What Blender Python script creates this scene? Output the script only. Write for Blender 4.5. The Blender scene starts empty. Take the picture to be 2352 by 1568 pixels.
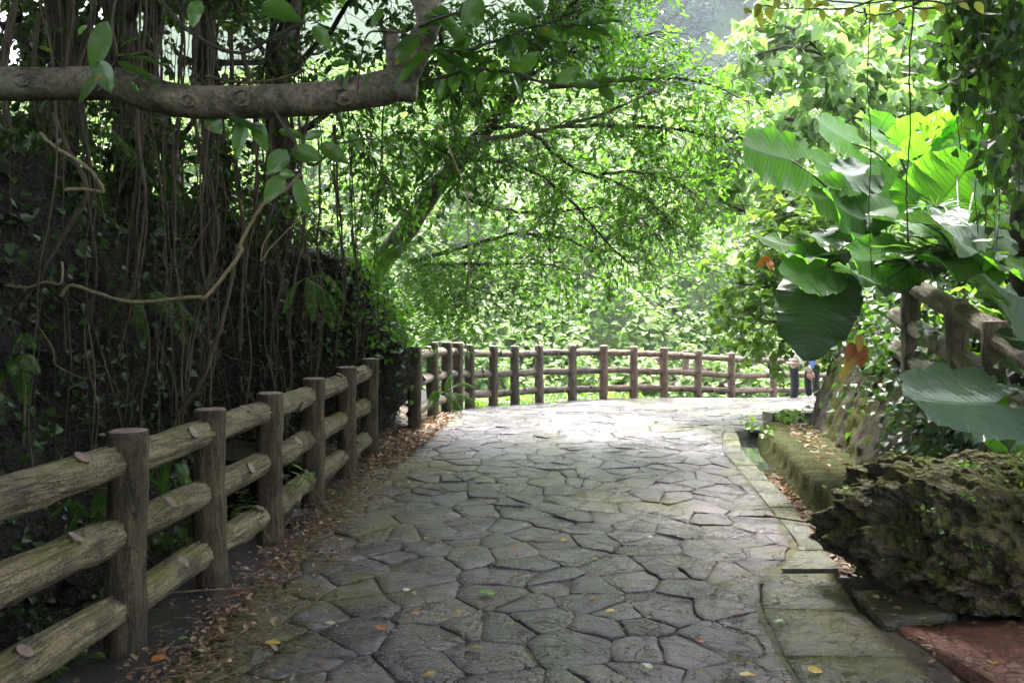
import bpy, math, random
import numpy as np
from mathutils import Vector, Matrix, noise as mn

random.seed(7)
rng = np.random.default_rng(11)
sc = bpy.context.scene
C = sc.collection

# ------------------------------------------------------------------ camera, sky, sun, exposure
EYE = 1.67
cam_d = bpy.data.cameras.new('camera')
cam = bpy.data.objects.new('camera', cam_d); C.objects.link(cam)
cam.location = (0, 0, EYE); cam.rotation_euler = (math.radians(90), 0, 0)
cam_d.sensor_fit = 'HORIZONTAL'; cam_d.sensor_width = 36
cam_d.lens = 36 * 1850 / 2352
cam_d.shift_y = -52 / 2352
cam_d.clip_start = 0.05; cam_d.clip_end = 1000
sc.camera = cam

SUN_EL, SUN_AZ = 68, 15            # azimuth clockwise from +Y (ahead of the camera)
world = bpy.data.worlds.new('World'); sc.world = world; world.use_nodes = True
wn = world.node_tree
bg = wn.nodes['Background']
sky = wn.nodes.new('ShaderNodeTexSky'); sky.sky_type = 'NISHITA'; sky.sun_disc = False
sky.sun_elevation = math.radians(SUN_EL); sky.sun_rotation = math.radians(SUN_AZ)
sky.air_density = 1.0; sky.dust_density = 3.0; sky.ozone_density = 1.0
hsv = wn.nodes.new('ShaderNodeHueSaturation'); hsv.inputs['Saturation'].default_value = 0.35
wn.links.new(sky.outputs[0], hsv.inputs['Color']); wn.links.new(hsv.outputs[0], bg.inputs[0])
bg.inputs[1].default_value = 0.15
sun_d = bpy.data.lights.new('sun', 'SUN'); sun_d.energy = 1.5; sun_d.angle = math.radians(14)
sun_d.color = (1.0, 0.96, 0.9)
sun = bpy.data.objects.new('sun', sun_d); C.objects.link(sun)
el, az = math.radians(SUN_EL), math.radians(SUN_AZ)
sdir = Vector((math.sin(az) * math.cos(el), math.cos(az) * math.cos(el), math.sin(el)))
sun.rotation_euler = sdir.to_track_quat('Z', 'Y').to_euler()
sc.view_settings.view_transform = 'Standard'; sc.view_settings.look = 'None'
sc.view_settings.gamma = 1; sc.view_settings.use_curve_mapping = False
sc.view_settings.exposure = 3.6
sc.render.engine = 'CYCLES'
sc.cycles.max_bounces = 5; sc.cycles.diffuse_bounces = 2; sc.cycles.glossy_bounces = 2
sc.cycles.transmission_bounces = 3; sc.cycles.transparent_max_bounces = 4
sc.cycles.caustics_reflective = False; sc.cycles.caustics_refractive = False

# ------------------------------------------------------------------ helpers: places
def W(px, py, d):
    """a point d metres ahead of the eye, seen at pixel (px,py) of the 2352-wide view"""
    return Vector(((px - 1176) / 1850 * d, d, EYE - (py - 732) / 1850 * d))
def ZI(x, y, d): return W((1700 + x / 1.96) / 1.0884, (100 + y / 1.96) / 1.0884, d)
def ZJ(x, y, d): return W((1750 + x / 1.728) / 1.0884, (800 + y / 1.728) / 1.0884, d)
GY = [0, 5, 6, 7, 8, 9, 11.8, 13, 14, 15, 16, 17, 18.7, 20, 22, 25, 80]
GZ = [0, .01, .03, .05, .09, .13, .2, .17, .11, .06, .03, 0, -.2, -.3, -.35, -.5, -.5]
def G(y): return float(np.interp(y, GY, GZ))
def onpath(px, py):
    d = 3.0
    for _ in range(30): d = (EYE - G(d)) * 1850 / max(py - 732, 20)
    return Vector(((px - 1176) / 1850 * d, d, G(d)))
def fbm(p, o=4, s=1.0):
    return mn.fractal(Vector(p) * s, 1.0, 2.0, o)
def nrm(a): return a / np.maximum(np.linalg.norm(a, axis=-1, keepdims=True), 1e-9)

# ------------------------------------------------------------------ helpers: objects
def tag(o, label=None, cat=None, group=None, kind=None):
    if label: o['label'] = label
    if cat: o['category'] = cat
    if group: o['group'] = group
    if kind: o['kind'] = kind
    return o
def empty(name, loc=(0, 0, 0), label=None, cat=None, group=None, kind=None, rz=0):
    o = bpy.data.objects.new(name, None); C.objects.link(o)
    o.location = loc; o.rotation_euler[2] = rz
    return tag(o, label, cat, group, kind)
def link(name, me, parent=None, loc=None):
    o = bpy.data.objects.new(name, me); C.objects.link(o)
    if loc is not None: o.location = loc
    if parent is not None:
        o.parent = parent
        if loc is None: o.matrix_parent_inverse = Matrix.Translation(-Vector(parent.location)) if parent.parent is None else Matrix()
    return o
def copy_tree(o, parent=None):
    c = o.copy(); C.objects.link(c); c.parent = parent
    for ch in o.children: copy_tree(ch, c)
    return c
def npmesh(name, V, F, mats, smooth=True, uv=None, midx=None):
    """V (n,3); F (m,k) constant face size"""
    V = np.asarray(V, dtype=np.float32); F = np.asarray(F, dtype=np.int32)
    me = bpy.data.meshes.new(name)
    k = F.shape[1]
    me.vertices.add(len(V)); me.vertices.foreach_set('co', V.ravel())
    me.loops.add(F.size); me.loops.foreach_set('vertex_index', F.ravel())
    me.polygons.add(len(F)); me.polygons.foreach_set('loop_start', np.arange(0, F.size, k, dtype=np.int32))
    me.polygons.foreach_set('loop_total', np.full(len(F), k, dtype=np.int32))
    me.polygons.foreach_set('use_smooth', np.full(len(F), smooth))
    if midx is not None: me.polygons.foreach_set('material_index', np.asarray(midx, dtype=np.int32))
    if uv is not None:
        l = me.uv_layers.new(name='UVMap'); l.data.foreach_set('uv', np.asarray(uv, dtype=np.float32)[F.ravel()].ravel())
    for m in (mats if isinstance(mats, (list, tuple)) else [mats]): me.materials.append(m)
    me.update(calc_edges=True); me.validate()
    return me
class MB:
    def __init__(s): s.v, s.f, s.m = [], [], []
    def add(s, V, F, m=0):
        b = len(s.v); s.v += [tuple(p) for p in V]; s.f += [tuple(i + b for i in f) for f in F]; s.m += [m] * len(F)
    def box(s, c, d, R=None, m=0):
        V = [Vector((x * d[0] / 2, y * d[1] / 2, z * d[2] / 2)) for z in (-1, 1) for y in (-1, 1) for x in (-1, 1)]
        V = [(R @ p if R else p) + Vector(c) for p in V]
        s.add(V, [(0, 2, 3, 1), (4, 5, 7, 6), (0, 1, 5, 4), (2, 6, 7, 3), (0, 4, 6, 2), (1, 3, 7, 5)], m)
    def tube(s, P, R, n=8, m=0, caps=True):
        P = [Vector(p) for p in P]; K = len(P)
        if not hasattr(R, '__len__'): R = [R] * K
        T = [(P[min(i + 1, K - 1)] - P[max(i - 1, 0)]).normalized() for i in range(K)]
        a = T[0].orthogonal().normalized(); V = []
        for i in range(K):
            a = (a - T[i] * a.dot(T[i])).normalized(); b = T[i].cross(a)
            for k in range(n):
                t = 2 * math.pi * k / n
                V.append(P[i] + (a * math.cos(t) + b * math.sin(t)) * R[i])
        F = [(i * n + k, i * n + (k + 1) % n, (i + 1) * n + (k + 1) % n, (i + 1) * n + k) for i in range(K - 1) for k in range(n)]
        s.add(V, F, m)
        if caps:
            b = len(s.v) - K * n
            s.f.append(tuple(b + k for k in reversed(range(n)))); s.f.append(tuple(b + (K - 1) * n + k for k in range(n))); s.m += [m, m]
    def build(s, name, mats, parent=None, smooth=True, loc=None):
        me = bpy.data.meshes.new(name); me.from_pydata(s.v, [], s.f)
        for m in (mats if isinstance(mats, (list, tuple)) else [mats]): me.materials.append(m)
        me.polygons.foreach_set('material_index', s.m)
        me.polygons.foreach_set('use_smooth', [smooth] * len(s.f)); me.update()
        return link(name, me, parent, loc)

# ------------------------------------------------------------------ helpers: materials
class NT:
    def __init__(s, name):
        s.mat = bpy.data.materials.new(name); s.mat.use_nodes = True
        s.t = s.mat.node_tree; s.n = s.t.nodes; s.l = s.t.links
        s.p = s.n['Principled BSDF']; s.out = s.n['Material Output']
        s.p.inputs['Specular IOR Level'].default_value = 0.5
    def set(s, sock, v):
        if isinstance(v, bpy.types.NodeSocket): s.l.new(v, sock)
        elif isinstance(v, (tuple, list)) and len(v) == 3 and sock.type == 'RGBA': sock.default_value = (*v, 1)
        else: sock.default_value = v
    def pos(s): return s.n.new('ShaderNodeNewGeometry').outputs['Position']
    def obj(s): return s.n.new('ShaderNodeTexCoord').outputs['Object']
    def nz(s):
        g = s.n.new('ShaderNodeNewGeometry'); x = s.n.new('ShaderNodeSeparateXYZ'); s.l.new(g.outputs['Normal'], x.inputs[0]); return x.outputs[2]
    def isl(s): return s.n.new('ShaderNodeNewGeometry').outputs['Random Per Island']
    def rnd(s): return s.n.new('ShaderNodeObjectInfo').outputs['Random']
    def mapv(s, v, scale):
        m = s.n.new('ShaderNodeMapping'); s.l.new(v, m.inputs[0]); m.inputs['Scale'].default_value = scale; return m.outputs[0]
    def noise(s, v, scale, det=4, rough=.55, dist=0):
        n = s.n.new('ShaderNodeTexNoise'); s.l.new(v, n.inputs['Vector']); n.inputs['Scale'].default_value = scale
        n.inputs['Detail'].default_value = det; n.inputs['Roughness'].default_value = rough; n.inputs['Distortion'].default_value = dist
        return n.outputs['Fac']
    def vor(s, v, scale, feat='F1'):
        n = s.n.new('ShaderNodeTexVoronoi'); n.feature = feat; s.l.new(v, n.inputs['Vector']); n.inputs['Scale'].default_value = scale; return n.outputs['Distance']
    def ramp(s, f, a, b, lo=0.0, hi=1.0):
        r = s.n.new('ShaderNodeMapRange'); s.l.new(f, r.inputs[0]); r.inputs[1].default_value = a; r.inputs[2].default_value = b
        r.inputs[3].default_value = lo; r.inputs[4].default_value = hi; return r.outputs[0]
    def math(s, op, a, b=0.0, c=0.0):
        m = s.n.new('ShaderNodeMath'); m.operation = op
        for i, v in enumerate((a, b, c)): s.set(m.inputs[i], v)
        return m.outputs[0]
    def mix(s, f, a, b, mode='MIX'):
        m = s.n.new('ShaderNodeMix'); m.data_type = 'RGBA'; m.blend_type = mode
        s.set(m.inputs[0], f); s.set(m.inputs[6], a); s.set(m.inputs[7], b); return m.outputs[2]
    def cramp(s, f, cols):
        r = s.n.new('ShaderNodeValToRGB'); s.l.new(f, r.inputs[0]); e = r.color_ramp.elements
        while len(e) < len(cols): e.new(.5)
        for i, (p, c) in enumerate(cols): e[i].position = p; e[i].color = (*c, 1)
        return r.outputs[0]
    def bump(s, h, dist=.01, strength=1.0, prev=None):
        b = s.n.new('ShaderNodeBump'); b.inputs['Strength'].default_value = strength; b.inputs['Distance'].default_value = dist
        s.l.new(h, b.inputs['Height'])
        if prev: s.l.new(prev, b.inputs['Normal'])
        return b.outputs[0]
    def fin(s, col=None, rough=None, normal=None, spec=None):
        if col is not None: s.set(s.p.inputs['Base Color'], col)
        if rough is not None: s.set(s.p.inputs['Roughness'], rough)
        if normal is not None: s.l.new(normal, s.p.inputs['Normal'])
        if spec is not None: s.p.inputs['Specular IOR Level'].default_value = spec
        return s.mat

def leaf_mat(name, cols, trans, rough=.38, tf=.42, spot=None, uvvein=False, spec=.5, byobj=False):
    m = NT(name)
    r = m.rnd() if byobj else m.isl()
    c = m.cramp(r, [((i + .0) / max(len(cols) - 1, 1), k) for i, k in enumerate(cols)])
    tc = m.cramp(r, [((i + .0) / max(len(trans) - 1, 1), k) for i, k in enumerate(trans)])
    n = m.noise(m.pos(), 30, 3)
    c = m.mix(m.ramp(n, .35, .7, 0, .35), c, m.mix(1, c, (.55, .6, .5), 'MULTIPLY'))
    nrml = None
    if uvvein:
        u = m.n.new('ShaderNodeUVMap').outputs[0]; x = m.n.new('ShaderNodeSeparateXYZ'); m.l.new(u, x.inputs[0])
        au = m.math('ABSOLUTE', m.math('SUBTRACT', x.outputs[0], .5))            # 0..0.5
        ph = m.math('SUBTRACT', m.math('MULTIPLY', x.outputs[1], 13.0), m.math('MULTIPLY', au, 4.2))
        fr = m.math('ABSOLUTE', m.math('SUBTRACT', m.math('FRACT', ph), .5))      # 0 at vein
        vein = m.math('MAXIMUM', m.ramp(fr, .0, .10, 1, 0), m.ramp(au, .0, .018, 1, 0))
        fine = m.noise(m.mapv(u, (60, 60, 1)), 1, 3)
        tc = m.mix(m.math('MULTIPLY', vein, .9), tc, m.mix(1, tc, (.12, .22, .15), 'MULTIPLY'))
        tc = m.mix(m.ramp(fine, .3, .7, 0, .25), tc, m.mix(1, tc, (.6, .7, .5), 'MULTIPLY'))
        c = m.mix(m.math('MULTIPLY', vein, .6), c, m.mix(1, c, (1.9, 1.7, 1.8), 'MULTIPLY'))
        nrml = m.bump(m.math('ADD', vein, m.math('MULTIPLY', fine, .3)), .004, .6)
    else:
        nrml = m.bump(n, .01, .15)
    if spot:
        f = m.ramp(m.noise(m.pos(), spot[1], 4), spot[2], spot[2] + .06, 0, 1)
        c = m.mix(f, c, spot[0]); tc = m.mix(f, tc, spot[0])
    m.fin(c, rough, nrml, spec)
    t = m.n.new('ShaderNodeBsdfTranslucent'); m.set(t.inputs[0], tc)
    if nrml: m.l.new(nrml, t.inputs['Normal'])
    x = m.n.new('ShaderNodeMixShader'); x.inputs[0].default_value = tf
    m.l.new(m.p.outputs[0], x.inputs[1]); m.l.new(t.outputs[0], x.inputs[2]); m.l.new(x.outputs[0], m.out.inputs[0])
    return m.mat

# stone of the path: grey, mossy in broad patches and towards the edges, wet in patches
def stone_mat(name, base_a, base_b, moss=.5, wet=True, mossbias=None, byobj=True, joints=True, mc=((.035, .037, .008), (.12, .112, .016)), spec=.5):
    m = NT(name); P = m.pos()
    n1 = m.noise(P, 3.0, 6, .62); vn = m.n.new('ShaderNodeTexNoise'); m.l.new(P, vn.inputs['Vector']); vn.inputs['Scale'].default_value = 4; vn.inputs['Detail'].default_value = 4
    va = m.n.new('ShaderNodeVectorMath'); va.operation = 'MULTIPLY_ADD'; m.l.new(vn.outputs['Color'], va.inputs[0]); va.inputs[1].default_value = (.42, .34, .3); m.l.new(P, va.inputs[2])
    ck = m.vor(m.mapv(va.outputs[0], (.75, 1.25, 1)), 5.6, 'DISTANCE_TO_EDGE'); ck2 = m.vor(m.mapv(va.outputs[0], (.6, 1.6, 1)), 11, 'DISTANCE_TO_EDGE')
    n5 = m.noise(P, 110, 3, .7); crack = m.math('MAXIMUM', m.math('MULTIPLY', m.ramp(ck, .0, .026, 1, 0), m.ramp(m.noise(P, 3.3, 4), .42, .55)), m.math('MULTIPLY', m.ramp(ck2, .0, .035, .9, 0), m.ramp(m.noise(P, 2.1, 3), .45, .6))); n2 = m.noise(P, 45, 4, .7); n3 = m.noise(P, .8, 5, .65); n4 = m.noise(P, 11, 6, .75)
    col = m.mix(m.ramp(n1, .3, .7), base_a, base_b)
    col = m.mix(.6, col, m.mix(1, col, m.cramp(m.math('ADD', m.math('MULTIPLY', n2, .6), m.math('MULTIPLY', n5, .4)), [(.36, (.22, .22, .22)), (.5, (.95, .95, .95)), (.64, (2.0, 1.95, 1.95))]), 'MULTIPLY'))  # stone grain, its bright flecks boosted in colour to stand for glints
    r = m.rnd() if byobj else m.isl()
    col = m.mix(1, col, m.cramp(r, [(0, (.72, .72, .74)), (.5, (1, 1, 1)), (1, (1.25, 1.2, 1.12))]), 'MULTIPLY')
    col = m.mix(m.math('MULTIPLY', crack, .75 if joints else 0.0), col, m.mix(1, col, (.16, .15, .13), 'MULTIPLY'))
    x = m.n.new('ShaderNodeSeparateXYZ'); m.l.new(P, x.inputs[0])
    lo = m.ramp(x.outputs[0], -1.7, -.4, .13, 0); hi = m.ramp(x.outputs[0], 1.2, 2.4, 0, .05)
    mm = m.math('ADD', m.math('ADD', m.math('MULTIPLY', n3, .6), m.math('MULTIPLY', n4, .4)), m.math('ADD', lo, hi) if mossbias is None else mossbias)
    mf = m.ramp(mm, 1.00 - moss, 1.10 - moss)
    mcol = m.mix(m.ramp(n2, .35, .65), *mc)
    col = m.mix(m.math('MULTIPLY', mf, .8), col, mcol)
    h = m.math('ADD', m.math('MULTIPLY', n2, .45), m.math('MULTIPLY', n4, .6))
    if joints: h = m.math('SUBTRACT', h, m.math('MULTIPLY', crack, .5))
    nn = m.bump(h, .035, .7)
    if wet:
        wf = m.ramp(m.noise(P, .9, 3, .5), .45, .54)
        rr = m.math('MULTIPLY', m.ramp(n2, .3, .7, .6, 1.5), m.mix(wf, (.42, .42, .42), (.08, .08, .08)))
        rr = m.math('ADD', rr, m.math('MULTIPLY', mf, .2))
        col = m.mix(m.math('MULTIPLY', wf, .35), col, m.mix(1, col, (.6, .6, .62), 'MULTIPLY'))
    else: rr = .75
    return m.fin(col, rr, nn, spec)

def bark_mat(name, light, dark, red, moss=.5, fur=1.0, cut=(.3, .2, .17)):
    m = NT(name); O = m.obj(); P = m.pos()
    st = m.mapv(O, (26, 26, 2.6)); a = m.noise(st, 1.0, 5, .6, .5); a2 = m.noise(m.mapv(O, (9, 9, 1.6)), 1, 5, .6); b = m.noise(m.mapv(O, (60, 60, 9)), 1, 4, .65); c = m.noise(P, 5, 5, .6); sp = m.noise(P, 70, 4, .75)
    col = m.mix(m.ramp(b, .3, .72), m.mix(1, light, (.6, .6, .6), 'MULTIPLY'), light)
    col = m.mix(m.ramp(c, .5, .68, 0, .55), col, red)
    col = m.mix(1, col, m.cramp(sp, [(.36, (.45, .45, .45)), (.5, (1, 1, 1)), (.64, (1.45, 1.4, 1.3))]), 'MULTIPLY')
    line = m.math('MULTIPLY', m.ramp(m.math('ABSOLUTE', m.math('SUBTRACT', a, .5)), .0, .028, 1, 0), m.ramp(m.noise(P, 7, 3), .38, .6, .15, 1)); line = m.math('MAXIMUM', line, m.math('MULTIPLY', m.ramp(m.math('ABSOLUTE', m.math('SUBTRACT', a2, .5)), .0, .03, 1, 0), .8))
    col = m.mix(m.math('MULTIPLY', line, .8 * fur), col, dark)
    d2 = m.ramp(m.noise(P, 3.6, 6, .7), .48, .6)
    col = m.mix(m.math('MULTIPLY', d2, .6), col, dark)
    g = m.n.new('ShaderNodeNewGeometry'); x = m.n.new('ShaderNodeSeparateXYZ'); m.l.new(g.outputs['Position'], x.inputs[0])
    mf = m.math('MULTIPLY', m.ramp(m.nz(), .1, .8), m.ramp(m.noise(P, 3.2, 5, .65), 1.0 - moss, 1.1 - moss))
    mf = m.math('MAXIMUM', mf, m.ramp(m.noise(P, 1.7, 4, .6), 1.12 - moss, 1.3 - moss, 0, .5))
    col = m.mix(m.math('MULTIPLY', mf, .85), col, m.mix(m.ramp(b, .3, .7), (.05, .055, .012), (.15, .14, .03)))
    h = m.math('SUBTRACT', m.math('MULTIPLY', b, .35), m.math('MULTIPLY', line, .6))
    h = m.math('ADD', m.math('ADD', h, m.math('MULTIPLY', a, .5)), m.math('MULTIPLY', sp, .5))
    return m.fin(col, m.ramp(b, .3, .7, .5, .8), m.bump(h, .02, .8), .4)

M = {}
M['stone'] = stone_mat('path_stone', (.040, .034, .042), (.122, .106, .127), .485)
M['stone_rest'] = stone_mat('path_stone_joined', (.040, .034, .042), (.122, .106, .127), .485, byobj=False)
M['mortar'] = stone_mat('path_joint', (.012, .012, .010), (.030, .028, .023), .54, wet=False)
M['concrete'] = stone_mat('dark_concrete', (.035, .033, .036), (.06, .057, .06), .3, wet=True, joints=False)
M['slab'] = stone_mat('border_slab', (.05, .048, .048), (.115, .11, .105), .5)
M['mossy'] = stone_mat('mossy_concrete', (.013, .012, .009), (.038, .034, .024), .66, mc=((.012, .015, .003), (.055, .058, .009)), wet=False, mossbias=.02, joints=False, spec=.08)
M['wall'] = None
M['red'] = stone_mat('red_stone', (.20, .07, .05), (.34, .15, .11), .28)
M['water'] = NT('gutter_water').fin((.02, .022, .02), .05, None, .5)
M['bark'] = bark_mat('faux_log_grey', (.23, .19, .12), (.022, .02, .016), (.15, .11, .07), .53)
M['bark_wet'] = bark_mat('faux_log_dark', (.10, .078, .046), (.014, .012, .01), (.1, .06, .035), .34)
M['bark_red'] = bark_mat('faux_log_red', (.25, .17, .125), (.035, .022, .017), (.26, .13, .08), .30)
M['bark_far'] = bark_mat('faux_log_brown', (.19, .15, .11), (.02, .017, .014), (.16, .09, .055), .36)
m = NT('log_cut_face'); n = m.noise(m.pos(), 20, 4, .6)
M['cut'] = m.fin(m.mix(m.ramp(n, .3, .7), (.15, .105, .09), (.24, .18, .155)), .7, m.bump(n, .005, .4))
# living bark
def tree_bark(name, a, b, scale=(14, 14, 4), rough=.8):
    m = NT(name); P = m.pos(); n = m.noise(m.mapv(P, scale), 1, 6, .65); k = m.noise(P, 2.5, 4)
    return m.fin(m.mix(m.ramp(k, .35, .65), m.mix(m.ramp(n, .3, .7), a, b), m.mix(1, m.mix(m.ramp(n, .3, .7), a, b), (.6, .62, .55), 'MULTIPLY')), rough, m.bump(n, .02, .7))
m = NT('grey_brown_bark'); P = m.pos(); n = m.noise(P, 9, 6, .7); n2 = m.noise(P, 55, 5, .75); n3 = m.noise(m.mapv(P, (14, 14, 60)), 1, 4)
col = m.mix(m.ramp(n, .38, .62), (.05, .04, .03), (.19, .155, .12)); col = m.mix(1, col, m.cramp(n2, [(.35, (.45, .45, .45)), (.5, (1, 1, 1)), (.65, (1.5, 1.45, 1.35))]), 'MULTIPLY')
col = m.mix(m.ramp(m.noise(P, 4, 5, .7), .55, .66, 0, .5), col, (.17, .18, .14))
M['limb'] = m.fin(col, .7, m.bump(m.math('ADD', m.math('ADD', n, m.math('MULTIPLY', n2, .5)), m.math('MULTIPLY', n3, .3)), .018, .9), .35)
M['dark_trunk'] = tree_bark('dark_trunk_bark', (.02, .016, .012), (.065, .05, .038), (20, 20, 3))
M['twig'] = tree_bark('twig_bark', (.045, .036, .028), (.10, .085, .065))
M['limb_pale'] = tree_bark('pale_branch_bark', (.17, .14, .09), (.30, .26, .17), (10, 10, 10))
M['vine'] = tree_bark('vine_bark', (.030, .021, .014), (.13, .095, .06), (25, 25, 5))
M['vine_pale'] = tree_bark('pale_vine_bark', (.20, .15, .09), (.36, .28, .17), (25, 25, 25))
# rock of the bank and boulder
def rock_mat(name, a, b, moss):
    m = NT(name); P = m.pos(); n = m.noise(P, 6, 8, .7); n2 = m.noise(P, 28, 5, .7); v = m.vor(P, 14); v3 = m.vor(P, 33)
    col = m.mix(m.ramp(n, .3, .7), a, b)
    col = m.mix(m.ramp(n2, .35, .6, .8, 0), col, m.mix(1, col, (.22, .2, .18), 'MULTIPLY'))
    mf = m.math('MULTIPLY', m.ramp(m.nz(), -.1, .6), m.ramp(m.noise(P, 3.5, 6, .7), 1.0 - moss, 1.12 - moss))
    col = m.mix(m.math('MULTIPLY', mf, .9), col, m.mix(m.ramp(n2, .3, .7), (.03, .035, .006), (.11, .105, .018)))
    col = m.mix(m.ramp(m.math('ADD', m.math('MULTIPLY', v, .6), m.math('MULTIPLY', v3, .5)), .12, .42, .85, 0), col, m.mix(1, col, (.12, .11, .1), 'MULTIPLY'))  # cavity shade painted into the colour at the pits
    h = m.math('ADD', m.math('ADD', m.math('MULTIPLY', n2, .5), m.math('MULTIPLY', v, .7)), m.math('MULTIPLY', v3, .5))
    return m.fin(col, .85, m.bump(h, .06, 1.0), .3)
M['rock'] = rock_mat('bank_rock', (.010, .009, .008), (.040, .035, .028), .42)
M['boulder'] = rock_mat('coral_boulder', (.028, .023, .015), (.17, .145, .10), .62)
m = NT('soil'); P = m.pos(); n = m.noise(P, 8, 7, .7); n2 = m.noise(P, 40, 4, .7)
M['soil'] = m.fin(m.mix(m.ramp(n, .3, .7), (.022, .016, .01), (.06, .045, .03)), .9, m.bump(m.math('ADD', n, n2), .04, .8))
m = NT('hill_ground'); P = m.pos(); n = m.noise(P, 1.2, 9, .8)
M['hill'] = m.fin(m.mix(m.ramp(n, .3, .7), (.012, .022, .006), (.05, .085, .02)), .9, m.bump(n, .1, .8))
# retaining wall: grey stone streaked with moss down the batter
m = NT('retaining_wall_stone'); P = m.pos(); n = m.noise(m.mapv(P, (5, 5, 1.2)), 1, 6, .65); n2 = m.noise(P, 40, 5, .7); n3 = m.noise(m.mapv(P, (3, 3, 1)), 1, 5, .6)
col = m.mix(m.ramp(n, .35, .65), (.018, .016, .012), (.08, .070, .056)); col = m.mix(m.ramp(n2, .3, .6, .5, 0), col, (.025, .02, .015))
col = m.mix(m.ramp(n3, .46, .56, 0, .85), col, m.mix(m.ramp(n2, .3, .7), (.022, .026, .006), (.085, .085, .015)))
M['wall'] = m.fin(col, .9, m.bump(m.math('ADD', n, m.math('MULTIPLY', n2, .6)), .04, .9), .08)

GREEN = [(.035, .085, .015), (.06, .12, .02), (.028, .065, .014)]
TG = [(.15, .42, .02), (.22, .5, .035), (.10, .3, .015)]
M['leaf_tree'] = leaf_mat('canopy_leaf', GREEN, TG, .33, .45)
M['leaf_near'] = leaf_mat('near_branch_leaf', [(.035, .075, .02), (.045, .09, .025)], [(.14, .36, .02), (.18, .42, .03)], .27, .42, spot=((.3, .2, .02), 22, .66))
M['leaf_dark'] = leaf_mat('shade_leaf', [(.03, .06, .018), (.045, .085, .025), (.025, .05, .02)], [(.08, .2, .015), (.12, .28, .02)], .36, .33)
M['leaf_ivy'] = leaf_mat('ivy_leaf', [(.05, .08, .04), (.07, .11, .05), (.045, .07, .04)], [(.1, .24, .03), (.14, .3, .04)], .34, .25)
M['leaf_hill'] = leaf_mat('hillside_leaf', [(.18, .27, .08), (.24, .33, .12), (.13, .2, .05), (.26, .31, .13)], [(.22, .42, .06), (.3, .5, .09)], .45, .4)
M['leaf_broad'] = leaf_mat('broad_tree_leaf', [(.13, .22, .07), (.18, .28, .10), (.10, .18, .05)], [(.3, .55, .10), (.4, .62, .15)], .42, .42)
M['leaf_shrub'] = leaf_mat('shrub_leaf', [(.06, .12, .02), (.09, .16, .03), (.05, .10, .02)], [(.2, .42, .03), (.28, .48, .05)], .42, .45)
M['leaf_yellow'] = leaf_mat('yellow_green_leaf', [(.16, .22, .03), (.22, .26, .04), (.3, .2, .03)], [(.4, .5, .05), (.5, .5, .06)], .42, .5)
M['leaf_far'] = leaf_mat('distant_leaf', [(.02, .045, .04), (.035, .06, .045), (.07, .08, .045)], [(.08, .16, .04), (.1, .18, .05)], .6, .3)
M['fern'] = leaf_mat('fern_frond', [(.06, .14, .025), (.08, .17, .03)], [(.14, .38, .02), (.18, .42, .03)], .3, .45)
M['taro'] = leaf_mat('taro_leaf', [(.06, .12, .045), (.08, .15, .055)], [(.15, .50, .02), (.20, .56, .025)], .42, .6, uvvein=True, byobj=True, spec=.3)
M['taro_shaded'] = leaf_mat('shaded_taro_leaf', [(.035, .06, .03), (.045, .075, .035)], [(.04, .10, .02), (.05, .12, .02)], .35, .2, uvvein=True, byobj=True)  # darker copy of the taro colour, with the leaf's shade put in
M['taro_sheen'] = leaf_mat('sky_sheen_taro_leaf', [(.10, .15, .10), (.12, .17, .12)], [(.10, .26, .03), (.12, .3, .04)], .27, .16, uvvein=True, byobj=True, spec=.8)  # sky reflection on the upper face greyed into this copy's base colour
M['petiole'] = NT('taro_stalk').fin((.05, .09, .02), .45)
M['dead'] = leaf_mat('dead_leaf', [(.16, .09, .05), (.26, .16, .09), (.10, .05, .03), (.3, .22, .14)], [(.2, .1, .03), (.25, .15, .05)], .6, .2)
M['dead_y'] = leaf_mat('yellow_fallen_leaf', [(.42, .3, .04), (.5, .33, .05), (.36, .3, .06)], [(.5, .35, .03), (.5, .3, .03)], .45, .25, spot=((.16, .06, .02), 60, .62), byobj=True)
M['dead_o'] = leaf_mat('orange_fallen_leaf', [(.42, .14, .03), (.3, .09, .03)], [(.4, .12, .02), (.4, .15, .02)], .45, .25, spot=((.09, .03, .02), 50, .6), byobj=True)
M['dead_p'] = leaf_mat('pale_fallen_leaf', [(.38, .36, .22), (.45, .44, .34), (.34, .36, .2)], [(.3, .3, .1), (.35, .33, .15)], .5, .2, byobj=True)
M['dead_g'] = leaf_mat('green_fallen_leaf', [(.2, .3, .12), (.09, .2, .03)], [(.2, .35, .05), (.2, .35, .05)], .45, .25, byobj=True)
M['litter_twig'] = tree_bark('dry_twig', (.09, .06, .04), (.24, .17, .12))

# ------------------------------------------------------------------ leaf and twig builders
TPL = {
 'lance': [(0, 0), (.3, -.5), (.68, -.42), (1, 0), (.68, .42), (.3, .5)],
 'heart': [(0, 0), (.05, -.5), (.45, -.48), (1, 0), (.45, .48), (.05, .5)],
 'oval': [(0, 0), (.28, -.5), (.75, -.45), (1, 0), (.75, .45), (.28, .5)],
}
def leaves(P, D, N, L, Wd, shape='lance', curl=.12, droop=.12):
    D = nrm(D); S = nrm(np.cross(D, N)); N = np.cross(S, D)
    L = np.broadcast_to(L, (len(P),))[:, None]; Wd = np.broadcast_to(Wd, (len(P),))[:, None]
    out = []
    for t, s in TPL[shape]:
        out.append(P + D * (t * L) + S * (s * Wd) + N * (abs(s) * 2 * curl * Wd - droop * t * t * L))
    V = np.stack(out, 1).reshape(-1, 3)
    b = (np.arange(len(P)) * 6)[:, None]
    F = np.concatenate([b + np.array([[0, 1, 2, 3]]), b + np.array([[0, 3, 4, 5]])], 0)
    return V, F
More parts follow.
